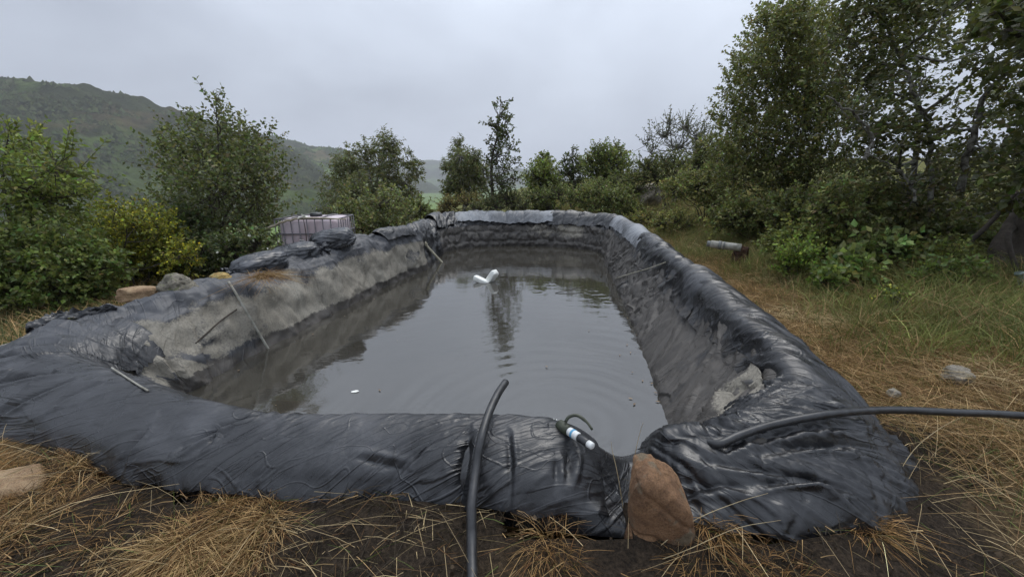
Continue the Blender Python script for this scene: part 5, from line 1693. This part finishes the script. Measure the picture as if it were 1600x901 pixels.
plant('leafy_plant', 'wide light green weed patch below the middle of the thicket', 'plant', A(1275, 410, 5.9), [(1250, 378, 26, 14), (1290, 385, 28, 14), (1215, 385, 20, 12)], 5.9, (0.055, 0.020), 4200, (0.085, 0.105, 0.036), 0.24, 0.7, 0.012, 0.3, stems=5, group='young plants in the grass', per=12)
plant('leafy_plant', 'light green weed patch in front of the bush by the right trunk', 'plant', A(1450, 440, 5.0), [(1430, 418, 26, 14), (1475, 412, 28, 14), (1520, 425, 24, 14)], 5.0, (0.050, 0.018), 4200, (0.080, 0.100, 0.034), 0.24, 0.7, 0.012, 0.3, stems=5, group='young plants in the grass', per=12)
plant('yellow_weed', 'weed with pale yellow flowers in the grass on the right', 'plant', A(1398, 490, 4.0), [(1396, 462, 8, 8), (1402, 475, 10, 8), (1388, 480, 8, 8)], 4.0, (0.040, 0.014), 420, (0.080, 0.115, 0.035), 0.16, 0.9, 0.008, 0.1, stems=3, group='young plants in the grass', per=10, flowers=((0.52, 0.50, 0.12), 60, 0.026))
plant('leafy_plant', 'leafy green plant below the gnarled trunk', 'plant', A(1490, 470, 4.5), [(1470, 445, 24, 14), (1505, 440, 22, 14), (1440, 440, 18, 12)], 4.5, (0.060, 0.018), 2400, (0.055, 0.080, 0.026), 0.24, 0.8, 0.01, 0.3, stems=4, group='young plants in the grass', per=14)


# ------------------------------------------------------------------ gnarled trunk at the right edge
def gnarled_trunk(root):
    p = spline([A(1540, 478, 4.55), A(1552, 430, 4.6), A(1575, 380, 4.7), A(1600, 320, 4.85), A(1640, 240, 5.1), A(1690, 120, 5.5)], 40)
    V, F, T = tube_arrays(p, np.linspace(0.125, 0.07, 40) * (1 + 0.12 * np.sin(np.arange(40) * 0.9)), 28)
    V = V + 0.05 * np.stack([noise3(V[:, 0] * 5, V[:, 1] * 5, V[:, 2] * 3 + k) for k in (0, 9, 17)], -1)
    mesh_np('old_trunk', V, [F, T], M['bark'], root)
    tube('limb', spline([A(1590, 350, 4.7), A(1575, 370, 4.4), A(1588, 420, 4.3), A(1600, 440, 4.3)], 18), np.linspace(0.028, 0.018, 18), M['bark'], root, 10)
    tube('limb', spline([A(1478, 405, 5.0), A(1500, 390, 5.0), A(1545, 350, 5.0), A(1590, 300, 5.0)], 18), np.linspace(0.035, 0.02, 18), M['bark'], root, 8)


gnarled_trunk(leaning)


def lichen_branch(pts, r, label):
    root = tag(empty('dead_branch', pts[0]), label, 'branch', 'lichen-covered dead branches in the thicket')
    p = spline(pts, 26)
    p[2:] += rng.normal(0, 0.012, (24, 3))
    tube('limb', p, np.linspace(r, r * 0.3, 26), M['mossy_bark'], root, 8)
    for k in range(7):
        j = rng.integers(6, 24)
        d = norm(rng.normal(0, 1, 3) + (0, -0.2, 0.5))
        L = rng.uniform(0.2, 0.5)
        q = p[j] + np.outer(np.linspace(0, L, 8), d) + np.cumsum(rng.normal(0, 0.012, (8, 3)), 0)
        q[0] = p[j]
        tube('twig', q, np.linspace(r * 0.35, 0.003, 8), M['mossy_bark'], root, 5)


lichen_branch([A(1455, 330, 5.7), A(1452, 250, 5.7), A(1450, 190, 5.7), A(1430, 150, 5.6), A(1415, 110, 5.6)], 0.035, 'pale lichen-covered limb rising through the middle of the dark tree')
lichen_branch([A(1350, 250, 5.6), A(1362, 215, 5.6), A(1335, 180, 5.5), A(1290, 150, 5.6)], 0.028, 'dark forked limb at the left of the wind-blown tree')
lichen_branch([A(1430, 315, 5.3), A(1422, 285, 5.3), A(1395, 262, 5.3), A(1355, 240, 5.3)], 0.018, 'pale twiggy dead branch hanging in the lower thicket')
lichen_branch([A(1500, 300, 5.6), A(1520, 210, 5.6), A(1545, 140, 5.6), A(1600, 100, 5.6)], 0.045, 'thick dark limb forking against the sky at the right')


# ------------------------------------------------------------------ grasses
def blades(name, p, h, lean, w, tint, label, cat, droop=0.6, segs=3, mat=None):
    """each blade a bent tapering strip"""
    n = len(p)
    t = np.linspace(0, 1, segs + 1)
    lean = lean + rng.normal(0, 0.10, (n, 3)) * (1, 1, 0)
    d0 = norm(np.array([0, 0, 1.0]) + lean)
    side = norm(np.cross(d0, rng.normal(0, 1, (n, 3))))
    path = p[:, None] + d0[:, None] * (h[:, None] * t[None])[..., None]
    bend = (lean * (1, 1, 0) + np.array([0, 0, -0.45])) * droop
    path = path + bend[:, None] * (h[:, None] * t[None] ** 2)[..., None]
    ww = w[:, None] * (1 - t[None]) ** 0.7 + 0.0004
    Lf = path - side[:, None] * ww[..., None]
    Rt = path + side[:, None] * ww[..., None]
    V = np.stack([Lf, Rt], 2).reshape(n, -1, 3)
    m = 2 * (segs + 1)
    f = np.array([[2 * i, 2 * i + 1, 2 * i + 3, 2 * i + 2] for i in range(segs)])
    F = (f[None] + (np.arange(n) * m)[:, None, None]).reshape(-1, 4)
    o = mesh_np(name, V.reshape(-1, 3), F, mat or M['grass'], None, smooth=False, col=np.repeat(np.clip(tint, 0.002, 1), m, 0))
    return tag(o, label, cat, kind='stuff')


def scatter(n, x0, x1, y0, y1, dens, pad=0.0):
    x, y = rng.uniform(x0, x1, n), rng.uniform(y0, y1, n)
    k = dens(x, y)
    ok = rng.random(n) < k
    x, y = x[ok], y[ok]
    ok = ~inside(_polyF, x, y)
    x, y = x[ok], y[ok]
    return np.stack([x, y, ground_z(x, y) - 0.01], -1)


STRAW, PALE, GREEN, BROWN = np.array([0.34, 0.225, 0.105]), np.array([0.46, 0.35, 0.19]), np.array([0.085, 0.11, 0.030]), np.array([0.14, 0.078, 0.036])


def straw_tint(p, green=0.0):
    n = len(p)
    k = fbm(p[:, 0] * 1.1, p[:, 1] * 1.1, 501, 3)[:, None]
    t = STRAW * (1 - sstep(0.1, 0.5, k)) + PALE * sstep(0.1, 0.5, k)
    r = rng.random((n, 1))
    t = np.where(r < 0.42, BROWN * rng.uniform(0.5, 1.3, (n, 1)), t)
    t = np.where((r > 1 - green), GREEN, t)
    return t * np.exp(rng.normal(0, 0.25, (n, 1)))


# near tussocks in front of the rim
def tussock(n_t, n_b, x0, x1, y0, y1, dens, h, name, label, spread=0.05, lean_=0.75, w=0.0022, green=0.03, segs=3, bright=1.0):
    c = scatter(n_t, x0, x1, y0, y1, dens)
    i = rng.integers(0, len(c), n_b)
    off = rng.normal(0, spread, (n_b, 2))
    p = c[i].copy()
    p[:, :2] += off
    ok = ~inside(_polyF, p[:, 0], p[:, 1])
    p, off, i = p[ok], off[ok], i[ok]
    p[:, 2] = ground_z(p[:, 0], p[:, 1]) - 0.01
    m = len(p)
    comb = np.stack([n2(c[:, 0] * 0.8, c[:, 1] * 0.8, 521), n2(c[:, 0] * 0.8, c[:, 1] * 0.8, 522), 0 * c[:, 0]], -1)[i]
    lean = np.concatenate([off / spread * 0.45, np.zeros((m, 1))], 1) * lean_ + rng.normal(0, 0.36, (m, 3)) * (1, 1, 0) + comb * 0.6
    hs = h * rng.uniform(0.35, 1.3, m) * (0.7 + 0.6 * rng.random(len(c)))[i]
    return blades(name, p, hs, lean, np.full(m, w) * rng.uniform(0.6, 1.4, m), straw_tint(p, green) * bright, label, 'grass', 1.0, segs)


def front_dens(x, y):
    d = 0.03 + 0.0 * x
    def spot(cx, cy, rx, ry):
        return sstep(1.15, 0.5, np.hypot((x - cx) / rx, (y - cy) / ry))
    d = np.maximum(d, 0.95 * spot(-1.28, 1.42, 0.40, 0.22))
    d = np.maximum(d, sstep(-1.95, -2.15, x))
    d = np.maximum(d, 0.7 * spot(0.15, 1.33, 0.28, 0.11))
    d = np.maximum(d, 0.8 * spot(0.92, 1.33, 0.32, 0.15))
    d = np.maximum(d, 0.30 * spot(-0.55, 1.32, 0.50, 0.20))
    d = np.maximum(d, 0.6 * spot(1.55, 1.40, 0.15, 0.12))
    return d * (1 - 0.95 * spot(-1.80, 1.45, 0.16, 0.36))


tussock(620, 42000, -3.2, 1.6, 0.75, 2.1, front_dens, 0.082, 'dry_grass', 'tangled straw-coloured grass along the foot of the near rim', 0.052, 0.8, 0.00070, 0.05, 3, np.array([1.08, 0.96, 0.82]))


def right_dens(x, y):
    k = fbm(x * 0.9, y * 0.9, 531, 3)
    rel = x - (2.1 + 0.085 * y) - 1.0 * sstep(3.6, 2.0, y)
    d = sstep(1.95, 2.5, x + 0.12 * (y - 2)) * np.maximum(sstep(1.5, 0.5, rel + 0.5 * k), 0.12)
    return np.clip(d * (0.75 + 0.6 * k), 0, 1) * sstep(1.2, 2.3, y + 0.7 * k + 0.2 * (x - 2))


tussock(5600, 50000, 1.9, 6.5, 1.2, 9.5, right_dens, 0.19, 'dry_grass', 'straw-coloured grass between the right bank and the green growth', 0.07, 0.9, 0.0014, 0.08, 2, 1.3)


def green_dens(x, y):
    k = fbm(x * 0.8, y * 0.8, 541, 3)
    rel = x - (2.1 + 0.085 * y) - 1.0 * sstep(3.6, 2.0, y)
    return np.clip(sstep(0.1, 0.8, rel + 0.5 * k) * (0.85 + 0.5 * k), 0, 1)


def green_grass(n, x0, x1, y0, y1, dens, h, w, label, tint, name='green_grass', dry=0.2):
    p = scatter(n, x0, x1, y0, y1, dens)
    m = len(p)
    lean = rng.normal(0, 0.30, (m, 3)) * (1, 1, 0) + np.stack([n2(p[:, 0], p[:, 1], 551), n2(p[:, 0], p[:, 1], 552), 0 * p[:, 0]], -1) * 0.5
    t = np.asarray(tint) * np.exp(rng.normal(0, 0.3, (m, 1))) * (1 + 0.5 * fbm(p[:, 0] * 1.5, p[:, 1] * 1.5, 555, 2))[:, None]
    t = np.where(rng.random((m, 1)) < dry, STRAW * np.exp(rng.normal(0, 0.3, (m, 1))), t)
    return blades(name, p, h * rng.uniform(0.4, 1.3, m), lean, np.full(m, w) * rng.uniform(0.6, 1.4, m), t, label, 'grass', 0.7, 2)


green_grass(74000, 2.4, 8.0, 2.0, 9.5, green_dens, 0.32, 0.0030, 'tall green grass under the thicket on the right', (0.150, 0.165, 0.050), dry=0.18)
green_grass(35000, 1.5, 10.0, 9.0, 26.0, lambda x, y: np.clip(sstep(2.6, 3.3, x + 0.05 * (y - 9)) + sstep(11.5, 12.2, y), 0, 1), 0.36, 0.007, 'grass on the rise behind the pond', (0.210, 0.205, 0.070), dry=0.25)
green_grass(12000, -6.5, 3.0, 12.0, 17.0, lambda x, y: 0.8 + 0 * x, 0.34, 0.007, 'dry and green grass behind the back rim', (0.095, 0.090, 0.035), 'mixed_grass', 0.5)
green_grass(26000, -7.5, -2.6, 2.0, 10.0, lambda x, y: sstep(-2.9, -3.4, x - 0.10 * (y - 2)), 0.30, 0.0042, 'rank grass along the outside of the left bank', (0.075, 0.085, 0.030), 'mixed_grass', 0.5)

# sparse low litter on the bare soil
p = scatter(26000, -2.6, 4.2, 0.6, 2.3, lambda x, y: np.clip(0.45 + fbm(x * 1.5, y * 1.5, 561, 2), 0, 1))
m_ = len(p)
blades('grass_litter', p + (0, 0, 0.012), rng.uniform(0.02, 0.09, m_), rng.normal(0, 2.2, (m_, 3)) * (1, 1, 0), np.full(m_, 0.0016), np.where(rng.random((m_, 1)) < 0.55, np.array([0.05, 0.038, 0.026]), straw_tint(p, 0.12)), 'dead grass litter on the dark soil in the foreground', 'grass litter', 0.5, 2)
p = scatter(5000, 1.2, 3.6, 0.8, 2.2, lambda x, y: sstep(0.05, 0.4, fbm(x * 1.2 + 3, y * 1.2, 571, 2)))
m_ = len(p)
blades('short_turf', p, rng.uniform(0.03, 0.07, m_), rng.normal(0, 0.6, (m_, 3)) * (1, 1, 0), np.full(m_, 0.0016), np.array([0.060, 0.080, 0.024]) * np.exp(rng.normal(0, 0.3, (m_, 1))), 'short green turf in the bottom right corner', 'grass', 0.6, 2)

# crumbs and clods of dark soil
p = scatter(5200, -2.8, 3.4, 0.75, 2.2, lambda x, y: np.clip(0.5 + fbm(x * 2.5, y * 2.5, 581, 2), 0, 1))
clump_mass('soil_crumbs', p + (0, 0, 0.006), rng.gamma(2.0, 0.0032, len(p)) + 0.002, np.array([0.036, 0.027, 0.019]) * np.exp(rng.normal(0, 0.45, (len(p), 1))), M['scrub'], 'crumbs of dark soil in front of the near rim', 'soil')
# pale broken stems tangled over the near grass
p = scatter(1500, -3.0, 3.2, 0.8, 2.2, lambda x, y: np.clip(0.25 + 0.6 * front_dens(x, y) + sstep(1.7, 2.2, x), 0, 1))
m_ = len(p)
blades('broken_stems', p + (0, 0, 0.01), rng.uniform(0.10, 0.26, m_), rng.normal(0, 1.3, (m_, 3)) * (1, 1, 0), rng.uniform(0.0006, 0.0011, m_), np.array([0.50, 0.38, 0.21]) * np.exp(rng.normal(0, 0.3, (m_, 1))), 'pale broken grass stems lying over the near tussocks', 'grass', 0.75, 3)


# single long stalks
def stalk(pts, r, label):
    o = tube('grass_stalk', spline(pts, 14), np.linspace(r, r * 0.35, 14), M['stalk'], None, 5)
    tag(o, label, 'stalk', 'long dry grass stalks')


M['stalk'] = simple('dry_stalk', [(0.3, (0.26, 0.19, 0.10)), (0.7, (0.46, 0.38, 0.23))], 12.0, 0.8, 0.1, 0.002)
stalk([P(975, 800, 0.25), P(965, 740, 0.42), P(957, 705, 0.5), P(955, 690, 0.55)], 0.0022, 'dry stalk standing left of the boulder')
stalk([P(985, 765, 0.35), P(990, 720, 0.46), P(1000, 675, 0.60), P(1005, 660, 0.66)], 0.0020, 'thin pale stalk rising above the boulder towards the water')
stalk([P(1030, 850, 0.26), P(1040, 810, 0.36), P(1048, 780, 0.42)], 0.0016, 'short stalk leaning before the boulder')
stalk([P(1010, 870, 0.22), P(1080, 815, 0.36), P(1150, 785, 0.42), P(1200, 770, 0.44)], 0.0020, 'long stalk arching right from the foot of the boulder')
stalk([P(1000, 885, 0.2), P(1070, 860, 0.3), P(1150, 825, 0.35), P(1220, 812, 0.36)], 0.0020, 'lowest long stalk right of the boulder')
stalk([P(232, 838, 0.18), P(235, 800, 0.28), P(237, 765, 0.36)], 0.0020, 'upright dry stalk on bare soil at the left')
stalk([P(190, 820, 0.2), P(215, 838, 0.2), P(245, 850, 0.2)], 0.0018, 'stalk lying on bare soil at the left')
stalk([P(1400, 745, 0.3), P(1430, 700, 0.42), P(1470, 668, 0.5), P(1505, 650, 0.56)], 0.0020, 'arched stalk in straw below the right hose')
stalk([P(1440, 790, 0.25), P(1470, 810, 0.25), P(1500, 825, 0.25)], 0.0022, 'pale stalk lying on dark soil right of the corner sheet')

# tuft of dead grass on the left liner
c_ = P(413, 432, 0.74)
m_ = 420
p = c_ + rng.normal(0, 0.05, (m_, 3)) * (1, 1, 0.2)
o = blades('grass_tuft', p, rng.uniform(0.08, 0.22, m_), rng.normal(0, 0.6, (m_, 3)) * (1, 1, 0) + (0.6, -0.6, 0), np.full(m_, 0.0022), np.where(rng.random((m_, 1)) < 0.5, BROWN * 1.4, STRAW), 'tuft of dead grass hanging over the left bank beside the bag', 'grass tuft', 1.3, 4)
o['kind'] = 'thing'
